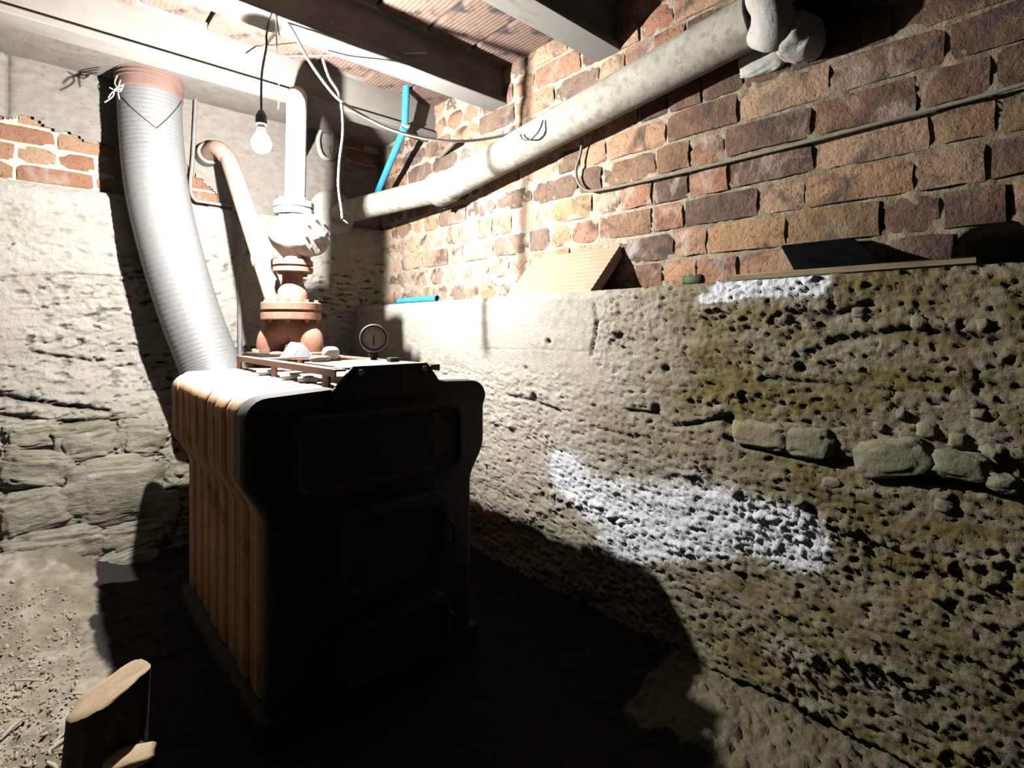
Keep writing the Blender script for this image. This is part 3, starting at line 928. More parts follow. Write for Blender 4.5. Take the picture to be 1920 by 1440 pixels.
up = panel('flue_cover', 0.50, 1.075, CAM_H - 0.475, CAM_H - 0.245, 0.05, BY0 + 0.004, 0.030, M['soot'], boiler, 0.02)
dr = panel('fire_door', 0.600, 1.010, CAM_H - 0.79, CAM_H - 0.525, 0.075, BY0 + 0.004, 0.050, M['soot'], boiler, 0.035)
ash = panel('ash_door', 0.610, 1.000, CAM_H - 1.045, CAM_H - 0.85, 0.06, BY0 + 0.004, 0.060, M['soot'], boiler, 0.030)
for d_, z in ((dr, CAM_H - 0.60), (dr, CAM_H - 0.73), (ash, CAM_H - 0.90), (ash, CAM_H - 1.0)):
    part('hinge', add_lathe(B(), (0.592, BY0 - 0.03, z - 0.022), (0, 0, 1), [(0, 0.010), (0.002, 0.012), (0.042, 0.012), (0.044, 0.010)], 12), M['soot'], d_)
for d_, z in ((dr, CAM_H - 0.655), (ash, CAM_H - 0.945)):
    bm = add_tube(B(), [(0.985, BY0 - 0.045, z + 0.035), (0.985, BY0 - 0.085, z + 0.03), (0.985, BY0 - 0.085, z - 0.03), (0.985, BY0 - 0.045, z - 0.035)], 0.007, 8)
    part('handle', bm, M['soot'], d_)
# top casing: cut front plate, two side rails of angle iron, cross bars
zp = CAM_H - 0.112
poly = [(0.618, ZT - 0.03), (0.618, ZT + 0.004), (0.680, zp), (0.932, zp), (0.995, ZT - 0.01), (0.995, ZT - 0.03)]
bm = add_prism(B(), poly, BY0 - 0.012, BY0 - 0.003)
fp = part('front_plate', bm, M['soot'], boiler, 'cut sheet-iron top plate with two bolts', smooth=False)
for x in (0.700, 0.918):
    part('bolt', add_bolt(B(), (x, BY0 - 0.012, zp - 0.018), (0, -1, 0), 0.010, 0.010), M['chrome'], fp, 'shiny hexagonal bolt', smooth=False)
for x, s in ((0.645, 1), (0.968, -1)):
    bm = add_box(B(), (x, (BY0 + BY1) / 2 - 0.005, zp - 0.010), (0.034, BY1 - BY0, 0.006))
    add_box(bm, (x - s * 0.015, (BY0 + BY1) / 2 - 0.005, zp - 0.018), (0.005, BY1 - BY0, 0.020))
    part('rail', bm, M['redlead'], boiler, smooth=False)
    for y in (1.52, 1.98, 2.42):
        part('rail_foot', add_box(B(), (x - s * 0.012, y, (zp - 0.03 + ZT) / 2), (0.008, 0.05, zp - 0.03 - ZT + 0.03), None, 0.002, 1), M['redlead'], boiler, smooth=False)
for y in (1.50, 2.16):
    part('cross_bar', add_box(B(), (0.806, y, zp - 0.008), (0.33, 0.05, 0.006)), M['dusty'], boiler, smooth=False)
bm = add_box(B(), (0.806, 1.66, zp - 0.006), (0.26, 0.30, 0.004), None, 0.001, 1)
part('top_sheet', bm, M['dusty'], boiler, 'dusty sheet covering the front of the top', smooth=False)
# smoke hood at the rear, low base frame
bm = add_box(B(), (0.80, 2.585, ZT - 0.16), (0.66, 0.27, 0.30), None, 0.03, 3)
part('smoke_hood', bm, M['rust'], boiler)
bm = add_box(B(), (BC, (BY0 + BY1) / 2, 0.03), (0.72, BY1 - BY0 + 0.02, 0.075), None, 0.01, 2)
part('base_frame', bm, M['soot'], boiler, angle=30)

# ------------------------------------------------------------------ pipe stack with valve on the boiler
SX, SYY = 0.848, 2.376
sk = 2.331 / FPX
zz = lambda py: CAM_H + (HOR - py) * sk
stack = thing('pipe_stack', 'flanged heating riser with round valve, painted white above and red below', 'pipe', (SX, SYY, ZT))


def ring_bolts(parent, c, R, z0, z1, n, mat, ph=0.3):
    for i in range(n):
        a = 2 * math.pi * i / n + ph
        x, y = c[0] + R * math.cos(a), c[1] + R * math.sin(a)
        bm = add_bolt(B(), (x, y, z0 - 0.012), (0, 0, 1), 0.010, z1 - z0 + 0.024)
        part('bolt', bm, mat, parent, smooth=False)


def flange(name, c, z0, z1, R, mat, parent, nb, gap=0.006):
    zm = (z0 + z1) / 2
    bm = add_lathe(B(), (c[0], c[1], 0), (0, 0, 1), [(z0, R * 0.6), (z0, R - 0.003), (z0 + 0.004, R), (zm - gap / 2 - 0.002, R), (zm - gap / 2, R - 0.010), (zm + gap / 2, R - 0.010), (zm + gap / 2 + 0.002, R), (z1 - 0.004, R), (z1, R - 0.003), (z1, R * 0.6)], 36)
    f = part(name, bm, mat, parent, angle=35)
    ring_bolts(f, c, R - 0.020, z0, z1, nb, mat)
    return f


# vertical pipe and its bend into the wall
pth = [(SX, SYY, zz(388)), (SX + 0.004, SYY, zz(300)), (SX + 0.008, SYY, zz(205))]
for i in range(9):
    t = math.radians(90 * i / 8)
    g_ = 0.09 * (1 - math.cos(t))
    pth.append((SX + 0.008 + 0.336 * g_, SYY + 0.942 * g_, zz(205) + 0.09 * math.sin(t)))
pth.append((SX + 0.008 + 0.336 * 0.245, SYY + 0.942 * 0.245, zz(205) + 0.09)); pth.append((SX + 0.008 + 0.357 * (YU - SYY), YU - 0.02, zz(205) + 0.095))
part('riser', add_tube(B(), pth, 0.043, 24), M['whitepaint'], stack, 'white painted vertical pipe', angle=60)
flange('flange', (SX - 0.004, SYY), zz(404), zz(380), 0.083, M['whitepaint'], stack, 4)
# valve body
vc = Vector((SX + 0.004, SYY - 0.005, zz(443)))
bm = add_lathe(B(), (vc.x, vc.y, 0), (0, 0, 1), [(zz(492), 0.062), (zz(482), 0.058), (zz(474), 0.075), (zz(462), 0.100), (zz(448), 0.114), (zz(436), 0.116), (zz(424), 0.108), (zz(414), 0.092), (zz(405), 0.066)], 36)
vb = part('valve_body', bm, M['whitepaint'], stack, 'round cast valve body in chipped white paint', angle=60)
vd = Vector((0.42, -0.90, -0.02)).normalized()
bm = add_lathe(B(), vc + vd * 0.06, vd, [(0, 0.094), (0.042, 0.090), (0.050, 0.084), (0.058, 0.082), (0.060, 0.040)], 32)
cov = part('valve_cover', bm, M['whitepaint'], vb, angle=35)
bm = add_lathe(B(), vc + vd * 0.118, vd, [(0, 0.036), (0.010, 0.036), (0.014, 0.030), (0.030, 0.028), (0.032, 0.014), (0.055, 0.013), (0.056, 0.008)], 20)
part('spindle', bm, M['whitepaint'], vb, angle=35)
vx, vy = frame_at(vd)
for i in range(8):
    a = 2 * math.pi * i / 8 + 0.2
    part('bolt', add_bolt(B(), vc + vd * 0.110 + (vx * math.cos(a) + vy * math.sin(a)) * 0.068, vd, 0.007, 0.012), M['rust'], vb, smooth=False)
so = Vector((0.88, 0.30, -0.05)).normalized()
bm = add_lathe(B(), vc + so * 0.07, so, [(0, 0.060), (0.045, 0.058), (0.055, 0.052), (0.066, 0.05), (0.068, 0.02)], 20)
part('side_cap', bm, M['whitepaint'], vb, angle=35)
flange('flange', (SX - 0.008, SYY), zz(512), zz(489), 0.083, M['redlead'], stack, 4)
bm = add_lathe(B(), (SX - 0.010, SYY, 0), (0, 0, 1), [(zz(572), 0.064), (zz(556), 0.064), (zz(545), 0.060), (zz(536), 0.048), (zz(526), 0.043), (zz(508), 0.043)], 28)
part('reducer', bm, M['redlead'], stack, 'red reducer cone', angle=50)
flange('wide_flange', (SX - 0.016, SYY), zz(600), zz(568), 0.124, M['redlead'], stack, 8, 0.010)
# twin elbows below the wide flange
fz = zz(600)
for nm, dx, dy in (('elbow', -0.066, 0.045), ('elbow', 0.052, -0.062)):
    pts = smooth_path([(SX - 0.016, SYY, fz + 0.01), (SX - 0.016 + dx * 0.35, SYY + dy * 0.35, fz - 0.035), (SX - 0.016 + dx * 1.0, SYY + dy, fz - 0.085), (SX - 0.016 + dx * 1.15, SYY + dy * 1.1, zz(668) - 0.01)], 6)
    n_ = len(pts)
    rad = [0.050 + 0.012 * math.sin(math.pi * i / (n_ - 1)) for i in range(n_)]
    el = part(nm, add_tube(B(), pts, rad, 24), M['redlead'], stack, 'rust-red cast elbow', angle=60)
    c = (SX - 0.016 + dx * 1.15, SYY + dy * 1.1)
    bm = add_lathe(B(), (c[0], c[1], 0), (0, 0, 1), [(zz(672), 0.05), (zz(672), 0.094), (zz(671), 0.097), (zz(660), 0.097), (zz(659), 0.094), (zz(659), 0.05)], 30)
    ff = part('foot_flange', bm, M['redlead'] if dx > 0 else M['black'], el, angle=35)
    ring_bolts(ff, c, 0.078, zz(672), zz(659), 4, M['rust'], 0.6)
    bm = add_lathe(B(), (c[0], c[1], 0), (0, 0, 1), [(ZT - 0.015, 0.072), (zz(671), 0.066)], 24)
    part('boiler_nipple', bm, M['black'], el)

# ------------------------------------------------------------------ slanting return pipe
a = at(424, 283, Y=3.10); b = at(516, 562, Y=2.47)
rp = thing('heating_pipe', 'faded pink heating pipe slanting down from back wall elbow to the riser', 'pipe', b)
dirn = (b - a).normalized()
pts = [Vector((a.x - 0.05, YU + 0.01, a.z + 0.012)), Vector((a.x - 0.05, YB - 0.03, a.z + 0.012))]
pts = pts + smooth_path([pts[-1], a + Vector((-0.035, 0.015, 0.006)), a + dirn * 0.07], 5)[1:] + [a + dirn * 0.16, b + dirn * 0.05]
part('pipe', add_tube(B(), pts, 0.043, 20), M['pinkpipe'], rp, angle=70)
m_ = a.lerp(b, 0.78)
part('coupling', add_lathe(B(), m_ - dirn * 0.03, dirn, [(0, 0.046), (0.004, 0.050), (0.05, 0.050), (0.055, 0.046)], 20), M['pinkpipe'], rp, angle=35)
part('wall_elbow', add_lathe(B(), (a.x - 0.05, YU + 0.0, a.z + 0.012), (0, -1, 0), [(0, 0.058), (0.10, 0.058), (0.105, 0.052)], 20), M['plaster'], rp, 'render-splashed elbow stub at the wall', angle=35)

# ------------------------------------------------------------------ foil duct
ctrl = [(at(281, 172, Y=3.165), 0), (at(285, 260, Y=3.16), 0), (at(296, 360, Y=3.12), 0), (at(321, 470, Y=3.08), 0), (at(354, 580, Y=3.04), 0), (at(392, 680, Y=2.98), 0), (at(412, 730, Y=2.92), 0)]
path = smooth_path([c for c, _ in ctrl], 46)
duct = thing('flue_duct', 'silvery ribbed foil duct rising from behind the boiler to the ceiling', 'duct', path[-1])
n_ = len(path)
rad = [0.136 + 0.0007 * math.sin(i * math.pi * 2 / 4.0) - 0.002 * (i / n_) for i in range(n_)]
part('hose', add_tube(B(), path, rad, 40), M['duct'], duct, angle=80)
ax = (path[0] - path[4]).normalized()
p0 = path[0] - ax * 0.03
bm = add_lathe(B(), p0, Vector((0.0, 0.06, 1)).normalized(), [(0, 0.139), (0.003, 0.142), (0.050, 0.142), (0.052, 0.146), (0.056, 0.146), (0.058, 0.142), (0.070, 0.142), (0.072, 0.146), (0.076, 0.146), (0.078, 0.142), (0.088, 0.142), (0.09, 0.146), (0.094, 0.146), (0.096, 0.142), (0.20, 0.142), (0.30, 0.142)], 40)
part('collar', bm, M['collar'], duct, 'red-brown sheet metal collar with raised ridges', angle=35)
# tie wire with twisted ends
wr = random.Random(3)
pw = [path[i] for i in range(n_)]


def round_duct(i, ang, rr=0.140):
    d_ = (pw[min(i + 1, n_ - 1)] - pw[max(i - 1, 0)]).normalized()
    x, y = frame_at(d_)
    to = (Vector((0, 0, CAM_H)) - pw[i]); to = (to - d_ * to.dot(d_)).normalized()
    sd = d_.cross(to).normalized()
    return pw[i] + (to * math.cos(ang) + sd * math.sin(ang)) * rr


bm = add_tube(B(), [round_duct(2 + int(44 * t), -1.5 + 1.35 * t) for t in np.linspace(0, 1, 10)] + [round_duct(46 - int(40 * t), -0.15 + 1.6 * t) for t in np.linspace(0.05, 1, 10)], 0.0018, 6)
part('tie_wire', bm, M['black'], duct)
for pl in (((232, 158, 3.03), (224, 172, 3.01), (205, 164, 3.0)), ((229, 160, 3.02), (215, 168, 3.0), (212, 180, 3.0), (196, 192, 2.99)), ((226, 150, 3.03), (221, 168, 3.0), (224, 186, 2.99)),
           ((230, 165, 3.02), (212, 172, 2.99), (203, 183, 2.98)), ((220, 142, 3.04), (215, 156, 3.02), (223, 168, 3.0))):
    part('wire_end', add_tube(B(), smooth_path([at(x, y, Y=yy) for x, y, yy in pl], 4), 0.0030, 6), M['wire'], duct, 'bright twisted wire end')

# ------------------------------------------------------------------ pendant bulb
bulb_c = at(490, 270, F=1.97)
lamp = thing('pendant_lamp', 'lit bare bulb hanging by its cord from the ceiling beam', 'lamp', bulb_c)
zt = bulb_c.z
R = 0.036
prof = [(-R, 0.001), (-R * 0.92, R * 0.40), (-R * 0.7, R * 0.71), (-R * 0.35, R * 0.94), (0, R), (R * 0.35, R * 0.95), (R * 0.8, R * 0.72), (R * 1.2, R * 0.46), (R * 1.6, R * 0.40)]
gl = part('bulb', add_lathe(B(), bulb_c, (0, 0, 1), prof, 24), M['bulb'], lamp, 'glowing white glass bulb', angle=80)
bm = B(); bmesh.ops.create_icosphere(bm, subdivisions=2, radius=0.014, matrix=Matrix.Translation(bulb_c))
part('core', bm, M['bulb_core'], gl, 'dazzling light source inside the glass', angle=None)
part('bulb_cap', add_lathe(B(), bulb_c + Vector((0, 0, R * 1.6)), (0, 0, 1), [(0, 0.0135), (0.006, 0.0145), (0.010, 0.0130), (0.015, 0.0145), (0.02, 0.013), (0.026, 0.0145)], 16), M['chrome'], lamp)
part('lamp_holder', add_lathe(B(), bulb_c + Vector((0, 0, R * 1.6 + 0.014)), (0, 0, 1), [(0, 0.019), (0.004, 0.020), (0.030, 0.020), (0.040, 0.016), (0.052, 0.010), (0.056, 0.005)], 20), M['bcable'], lamp, angle=40)
htop = bulb_c + Vector((0, 0, R * 1.6 + 0.066))
hk = at(515, 24, Y=BEAMS[1][0] - 0.012)
re_ = Vector((0.655, BEAMS[1][1] + 0.006, ZBEAM - 0.006))
pts = smooth_path([htop, (bulb_c.x + 0.004, bulb_c.y + 0.008, htop.z + 0.14), re_ - Vector((0, -0.004, 0.05)), re_, (hk.x - 0.006, BEAMS[1][0] - 0.004, ZBEAM - 0.008), hk], 8)
part('cord', add_tube(B(), pts, 0.0042, 8), M['bcable'], lamp)

# ------------------------------------------------------------------ big fibre-cement pipe along the right wall
p0 = at(628, 402, Y=YB + 0.03); p1 = at(832, 354, X=1.640); p2 = at(1412, 40, X=1.655)
big = thing('drain_pipe', 'mottled grey fibre-cement pipe running along the brick wall, lagged at the top end', 'pipe', (p1.x, p1.y, p1.z))
dA = (p1 - p0).normalized(); dB = (p2 - p1).normalized()
part('pipe_length', add_tube(B(), [p0, p0.lerp(p1, .5), p1], [0.070, 0.070, 0.070], 28), M['cement'], big, angle=70)
part('pipe_length', add_tube(B(), [p1 + dB * 0.02, p1.lerp(p2, .5), p2], 0.078, 28), M['cement'], big, angle=70)
bm = add_lathe(B(), p1 - dA * 0.05, (dA + dB).normalized(), [(0, 0.074), (0.0, 0.090), (0.006, 0.094), (0.030, 0.094), (0.036, 0.088), (0.10, 0.088), (0.125, 0.080)], 32)
so_ = part('socket', bm, M['cement'], big, 'socket joint collar', angle=35)
# strap with bolt hanging at the joint
bm = add_lathe(B(), p1 - dA * 0.062, dA, [(0, 0.073), (0.0, 0.077), (0.012, 0.077), (0.012, 0.073)], 32)
part('strap', bm, M['wire'], big, angle=30)
q = p1 - dA * 0.055 - Vector((0, 0, 0.082))
part('strap_bolt', add_tube(B(), smooth_path([q + Vector((-0.02, 0, 0.006)), q, q + Vector((0.03, -0.01, -0.002)), q + Vector((0.045, -0.02, -0.016))], 4), 0.006, 8), M['black'], big)
# mortar ring where the pipe enters the back wall
bm = add_lathe(B(), (p0.x - 0.02, YB + 0.02, p0.z), (0, -1, 0), [(0, 0.15), (0.032, 0.135), (0.040, 0.11), (0.040, 0.07)], 32)
part('mortar_ring', bm, M['lagging'], big, angle=50)
# lagged end: elbow that turns up, and a stub going into the wall
e = p2 + dB * 0.04
up1 = at(1440, 25, X=1.60); up2 = at(1437, -30, X=1.58)
pts = smooth_path([p2 + Vector((0.01, 0, -0.02)), at(1447, 62, X=1.62), at(1446, 20, X=1.60), at(1436, -30, X=1.60), at(1430, -110, X=1.60)], 6)
bm = add_tube(B(), pts, [0.038 + 0.020 * min(1, i / 6) + 0.004 * math.sin(i * 0.9) for i in range(len(pts))], 20)
part('lagged_riser', bm, M['lagging'], big, 'whitish plaster-lagged upright bend', angle=80)
bm = lump(B(), at(1500, 72, X=1.69), (0.085, 0.060, 0.060), 5, 0.14, 4)
part('lagged_stub', bm, M['lagging'], big, 'plaster-lagged stub entering the wall', angle=None)
bm = lump(B(), at(1430, 112, X=XU - 0.004), (0.022, 0.075, 0.048), 9, 0.2, 4)
part('plaster_daub', bm, M['lagging'], big, 'white plaster daub on the bricks', angle=None)

# ------------------------------------------------------------------ blue plastic pipe in the corner
b0_, b1_, b2_ = at(763, 130, F=2.88), at(759, 243, F=2.93), at(706, 366, F=3.34)
blue = thing('water_pipe', 'bright blue plastic water pipe running down in the room corner', 'pipe', b2_)
part('pipe', add_tube(B(), smooth_path([b0_ + Vector((0, 0, 0.12)), b0_, b1_ + Vector((0, 0, 0.03))], 6), 0.0195, 16), M['blue'], blue)
part('pipe', add_tube(B(), [b1_ + Vector((0.0, 0.0, 0.01)), b2_, b2_ + (b2_ - b1_) * 0.35], 0.0195, 16), M['blue'], blue)
part('coupling', add_lathe(B(), b1_ + Vector((0.012, 0, 0.035)), (b2_ - b1_), [(0, 0.019), (0.004, 0.024), (0.05, 0.024), (0.054, 0.020)], 16), M['lagging'], blue, angle=35)
c0 = at(748, 571, X=XL + 0.035); c1 = at(820, 563, X=XL + 0.035)
c0.z = c1.z = LEDGE_R + 0.017
bm = add_lathe(B(), c0, c1 - c0, [(0, 0.015), (0, 0.018), ((c1 - c0).length, 0.018), ((c1 - c0).length, 0.015), ((c1 - c0).length - 0.03, 0.0148), ((c1 - c0).length - 0.03, 0.001)], 16)
single('pipe_offcut', bm, M['blue'], 'short blue plastic pipe offcut lying on the concrete ledge', 'pipe')

# ------------------------------------------------------------------ wall conduit behind the duct
g = [at(368, 163, Y=YU - 0.05), at(362, 290, Y=YU - 0.05), at(357, 372, Y=YU - 0.05)]
zj = LEDGE_B + 0.022
x0 = g[-1].x
pts = smooth_path([g[0] + Vector((0, 0, 0.10)), g[0], g[1], (x0, YU - 0.052, zj + 0.08), (x0 + 0.02, YU - 0.055, zj + 0.012), (x0 + 0.07, YU - 0.058, zj + 0.004), (x0 + 0.27, YU - 0.062, zj)], 6)
cd = thing('cable_conduit', 'thin grey conduit bending along the back wall beside the foil duct', 'conduit', pts[-1])
part('tube', add_tube(B(), pts, 0.0095, 12), M['conduit'], cd)
xe = at(450, 420, Y=YB - 0.03).x
pts2 = [(xe, YB - 0.035, LEDGE_B - 0.01), (xe, YB - 0.035, CAM_H + 0.3), (xe - 0.002, YB - 0.035, CAM_H - 0.20)]
part('tube', add_tube(B(), pts2, 0.0125, 12), M['conduit'], cd)
part('junction', add_box(B(), (xe - 0.01, YB - 0.025, LEDGE_B + 0.002), (0.045, 0.05, 0.032), None, 0.006, 2), M['conduit'], cd)

# ------------------------------------------------------------------ cables
def cable(name, pts, r, mat, label, cat='cable', k=8):
    return single(name, add_tube(B(), smooth_path(pts, k), r, 8), mat, label, cat, angle=80)


fw = [(520, 26, 1.95), (545, 52, 1.97), (577, 110, 2.02), (612, 160, 2.08), (640, 190, 2.12), (690, 222, 2.18), (740, 245, 2.25), (800, 260, 2.33), (858, 265, 2.40), (915, 260, 2.47), (965, 248, 2.50), (1000, 236, 2.50), (1022, 224, 2.48)]
cable('cable', [at(x, y, F=f) for x, y, f in fw], 0.0062, M['wcable'], 'white cable sagging in a long curve from beam to big pipe', k=6)
fw = [(605, 110, 2.14), (617, 145, 2.14), (634, 172, 2.125), (641, 200, 2.12), (643, 250, 2.12), (637, 300, 2.12), (635, 350, 2.12), (641, 395, 2.12), (642, 410, 2.12)]
cable('cable', [at(x, y, F=f) for x, y, f in fw], 0.0058, M['wcable'], 'white cable end dangling straight down beside the riser', k=6)
cable('wire_end', [at(x, y, F=2.12) for x, y in ((641, 408), (645, 413), (652, 419))], 0.0025, M['wire'], 'bare copper end of the dangling white cable', 'wire')
sb = at(800, 99, Y=BEAMS[1][0] - 0.004); sa = at(458, 104, Y=BEAMS[0][0] - 0.012)
sa2 = at(470, 107, Y=BEAMS[0][0] - 0.03)
cable('string', [at(462, 106, Y=BEAMS[0][0] - 0.004), at(560, 105, Y=2.40), at(680, 104, Y=2.17), at(735, 102, Y=2.05), at(800, 99, Y=1.995)], 0.0024, M['wcable'], 'thin white string stretched between the two rear beams', 'string')
cable('wire', [at(517, 30, Y=1.985), at(520, 110, F=2.06), at(523, 160, F=2.1), at(522, 205, F=2.12)], 0.0022, M['bcable'], 'thin dark wire hanging just right of the bulb cord', 'wire')
fw = [at(1018, 226, X=1.56), at(1010, 246, X=1.55), at(994, 262, X=1.55), at(980, 261, X=1.55), at(976, 252, X=1.555)]
cable('wire_hook', fw, 0.0035, M['bcable'], 'dark wire hook curled in front of the big pipe', 'wire')
fw = [at(1092, 262, X=1.745), at(1088, 290, X=1.745), at(1080, 320, X=1.745), at(1086, 345, X=1.745), at(1103, 358, X=1.747), at(1135, 354, X=1.752), at(1180, 345, X=1.752), at(1300, 318, X=1.752), at(1440, 284, X=1.752),
      at(1560, 254, X=1.752), at(1700, 217, X=1.752), at(1820, 186, X=1.752), at(1920, 158, X=1.752), at(2050, 120, X=1.752)]
cable('cable', fw, 0.0062, M['gcable'], 'dusty cable clipped along the brick wall below the big pipe', k=6)
single('iron_peg', add_lathe(B(), at(822, 298, X=XU + 0.02), at(876, 238, X=1.62) - at(822, 298, X=XU + 0.02), [(0, 0.012), (0.30, 0.016), (0.31, 0.012)], 10), M['gcable'], 'dark iron peg sticking out of the wall below beam end', 'peg')
fw = [at(604, 232, Y=YU - 0.06), at(596, 262, Y=YU - 0.06), at(602, 290, Y=YU - 0.07), at(618, 298, Y=YU - 0.08), at(630, 280, Y=YU - 0.08), at(628, 255, Y=YU - 0.06), at(618, 240, Y=YU - 0.03)]
cable('bent_pipe', fw, 0.015, M['lagging'], 'whitewashed curled pipe on the rear wall beside the riser', 'pipe')

# ------------------------------------------------------------------ things on the ledge
# fluted terracotta tile leaning on the bricks
L_, W_, T_ = 0.49, 0.27, 0.045
bm = B(); n = 22
prof = [(-T_, 0.0)]
for i in range(n + 1):
    prof.append((0.0 if i % 2 else -0.0025, W_ * i / n))
prof += [(-T_, W_)]
add_prism(bm, [(a_, b_) for a_, b_ in prof], -L_ / 2, L_ / 2)
ta = at(948, 557, X=XL + 0.022); tb = at(1110, 550, X=XL + 0.022)
tile = single('clay_tile', bm, M['terra'], 'fluted terracotta hollow tile leaning against the bricks on the ledge', 'tile', smooth=False)
tile_c = (ta + tb) / 2
lean = math.asin(min(0.95, (XU - XL - 0.032) / W_))
tile.location = (XL + 0.022, tile_c.y + 0.005, LEDGE_R + 0.002)
tile.rotation_euler = (0, lean, 0)
me = tile.data
co = np.empty(len(me.vertices) * 3); me.vertices.foreach_get('co', co); co = co.reshape(-1, 3)
me.transform(Matrix.Rotation(math.pi, 4, 'Z') @ Matrix.Translation((-co[:, 0].max(), 0, 0)))
bm = B(); bm.from_mesh(me); bmesh.ops.recalc_face_normals(bm, faces=bm.faces); bm.to_mesh(me); bm.free()

# black sheet leaning on the wall further right, on a long lath
la, lb = at(1375, 520, X=XL + 0.03), at(1835, 500, X=XL + 0.03)
zl = LEDGE_R + 0.012
single('wooden_lath', add_box(B(), (XL + 0.035, (la.y + lb.y) / 2, zl), (0.035, abs(la.y - lb.y), 0.018), None, 0.003, 1), M['lath'], 'long weathered lath lying along the ledge under the black sheet', 'lath')
q = [at(1465, 464, X=XU - 0.012), at(1601, 441, X=XU - 0.012), at(1647, 492, X=XL + 0.03), at(1490, 499, X=XL + 0.03)]
q[2].z = q[3].z = zl + 0.012
zt_ = (q[0].z + q[1].z) / 2; q[0].z = q[1].z = zt_
bm = B()
nrm = (q[1] - q[0]).cross(q[3] - q[0]).normalized() * 0.008
if nrm.z > 0: nrm = -nrm
v0 = [bm.verts.new(p) for p in q]; v1 = [bm.verts.new(p + nrm) for p in q]
bm.faces.new(v0); bm.faces.new(v1[::-1])
for i in range(4): bm.faces.new((v0[i], v1[i], v1[(i + 1) % 4], v0[(i + 1) % 4]))
single('black_sheet', bm, M['slate'], 'black four-sided sheet leaning on the bricks above the lath', 'sheet', smooth=False)
c0 = at(1282, 534, X=XL + 0.05); c1 = at(1312, 528, X=XL + 0.05); c0.z = c1.z = LEDGE_R + 0.016
gs = thing('hose_stub', 'small green hose stub with dark end lying on the ledge', 'hose', c0)
bm = add_lathe(B(), c0, c1 - c0, [(0, 0.012), (0.004, 0.016), (0.018, 0.015), (0.022, 0.017), (0.040, 0.016), (0.05, 0.015)], 14)
part('hose', bm, M['green'], gs, angle=40)
bm = add_lathe(B(), c0 + (c1 - c0).normalized() * 0.048, c1 - c0, [(0, 0.017), (0.012, 0.019), (0.020, 0.015), (0.020, 0.008)], 14)
part('end_ring', bm, M['black'], gs, angle=40)

# ------------------------------------------------------------------ things on the boiler
gb = at(700, 684, F=1.93)
gz = zp + 0.002
gau = thing('pressure_gauge', 'round pressure gauge on a short stem on top of the boiler', 'gauge', (gb.x, gb.y, zp - 0.03))
gc = at(701, 634, F=1.93)
fc = (Vector((0, 0, CAM_H)) - gc).normalized(); fc.z *= 0.3; fc.normalize()
part('case', add_lathe(B(), gc - fc * 0.020, fc, [(0, 0.030), (0.004, 0.044), (0.030, 0.046), (0.034, 0.050), (0.042, 0.050), (0.044, 0.047), (0.044, 0.042), (0.036, 0.041), (0.036, 0.001)], 36), M['black'], gau, angle=35)
dl = part('dial', add_lathe(B(), gc + fc * 0.0165, fc, [(0, 0.041), (0.001, 0.041)], 36), M['dial'], gau, 'grey dial', angle=30)
gx_, gy_ = frame_at(fc)
nb_ = add_tube(B(), [gc + fc * 0.019 + Vector((0, 0, 0.012)), gc + fc * 0.019 - Vector((0, 0, 0.026))], [0.0022, 0.0035], 6)
part('needle', nb_, M['black'], dl)
for i in range(11):
    a_ = math.radians(-135 + 27 * i)
    u = gx_ * math.sin(a_) + Vector((0, 0, 1)) * math.cos(a_)
    part('tick', add_tube(B(), [gc + fc * 0.018 + u * 0.032, gc + fc * 0.018 + u * 0.038], 0.0010, 5), M['black'], dl)
part('bezel', add_lathe(B(), gc + fc * 0.016, fc, [(0, 0.0505), (0.008, 0.0515), (0.010, 0.049), (0.009, 0.046), (0.0, 0.046)], 36), M['chrome'], gau, angle=40)
part('stem', add_lathe(B(), (gc.x - fc.x * 0.006, gc.y - fc.y * 0.006, zp - 0.03), (0, 0, 1), [(0, 0.018), (0.022, 0.018), (0.024, 0.012), (0.034, 0.012), (0.036, 0.019), (0.052, 0.019), (0.054, 0.010), (gc.z - 0.042 - zp + 0.03, 0.010)], 12), M['black'], gau, angle=35)

def local_box(name, px, py, F, size, rz, mat, label, cat, ry=0.0, rx=0.0):
    p = at(px, py, F=F); p.z = zp - 0.004
    Rm = Euler((rx, ry, rz)).to_matrix()
    bm = add_box(B(), (0, 0, 0), size, Rm, 0.002, 1)
    zmin = min(v.co.z for v in bm.verts)
    bmesh.ops.translate(bm, verts=bm.verts, vec=(p.x, p.y, p.z - zmin))
    return bm


pc = at(558, 672, F=2.03)
cb = thing('card_box', 'small open white carton tipped over on top of the boiler', 'box', (pc.x, pc.y, zp))
A_ = pc.copy(); A_.z = zp - 0.002
Rm = Matrix.Rotation(-math.atan2(SY, CY), 3, 'Z')
def lp(a_, b_, c_): return A_ + Rm @ Vector((a_, b_, c_))
bm = B()
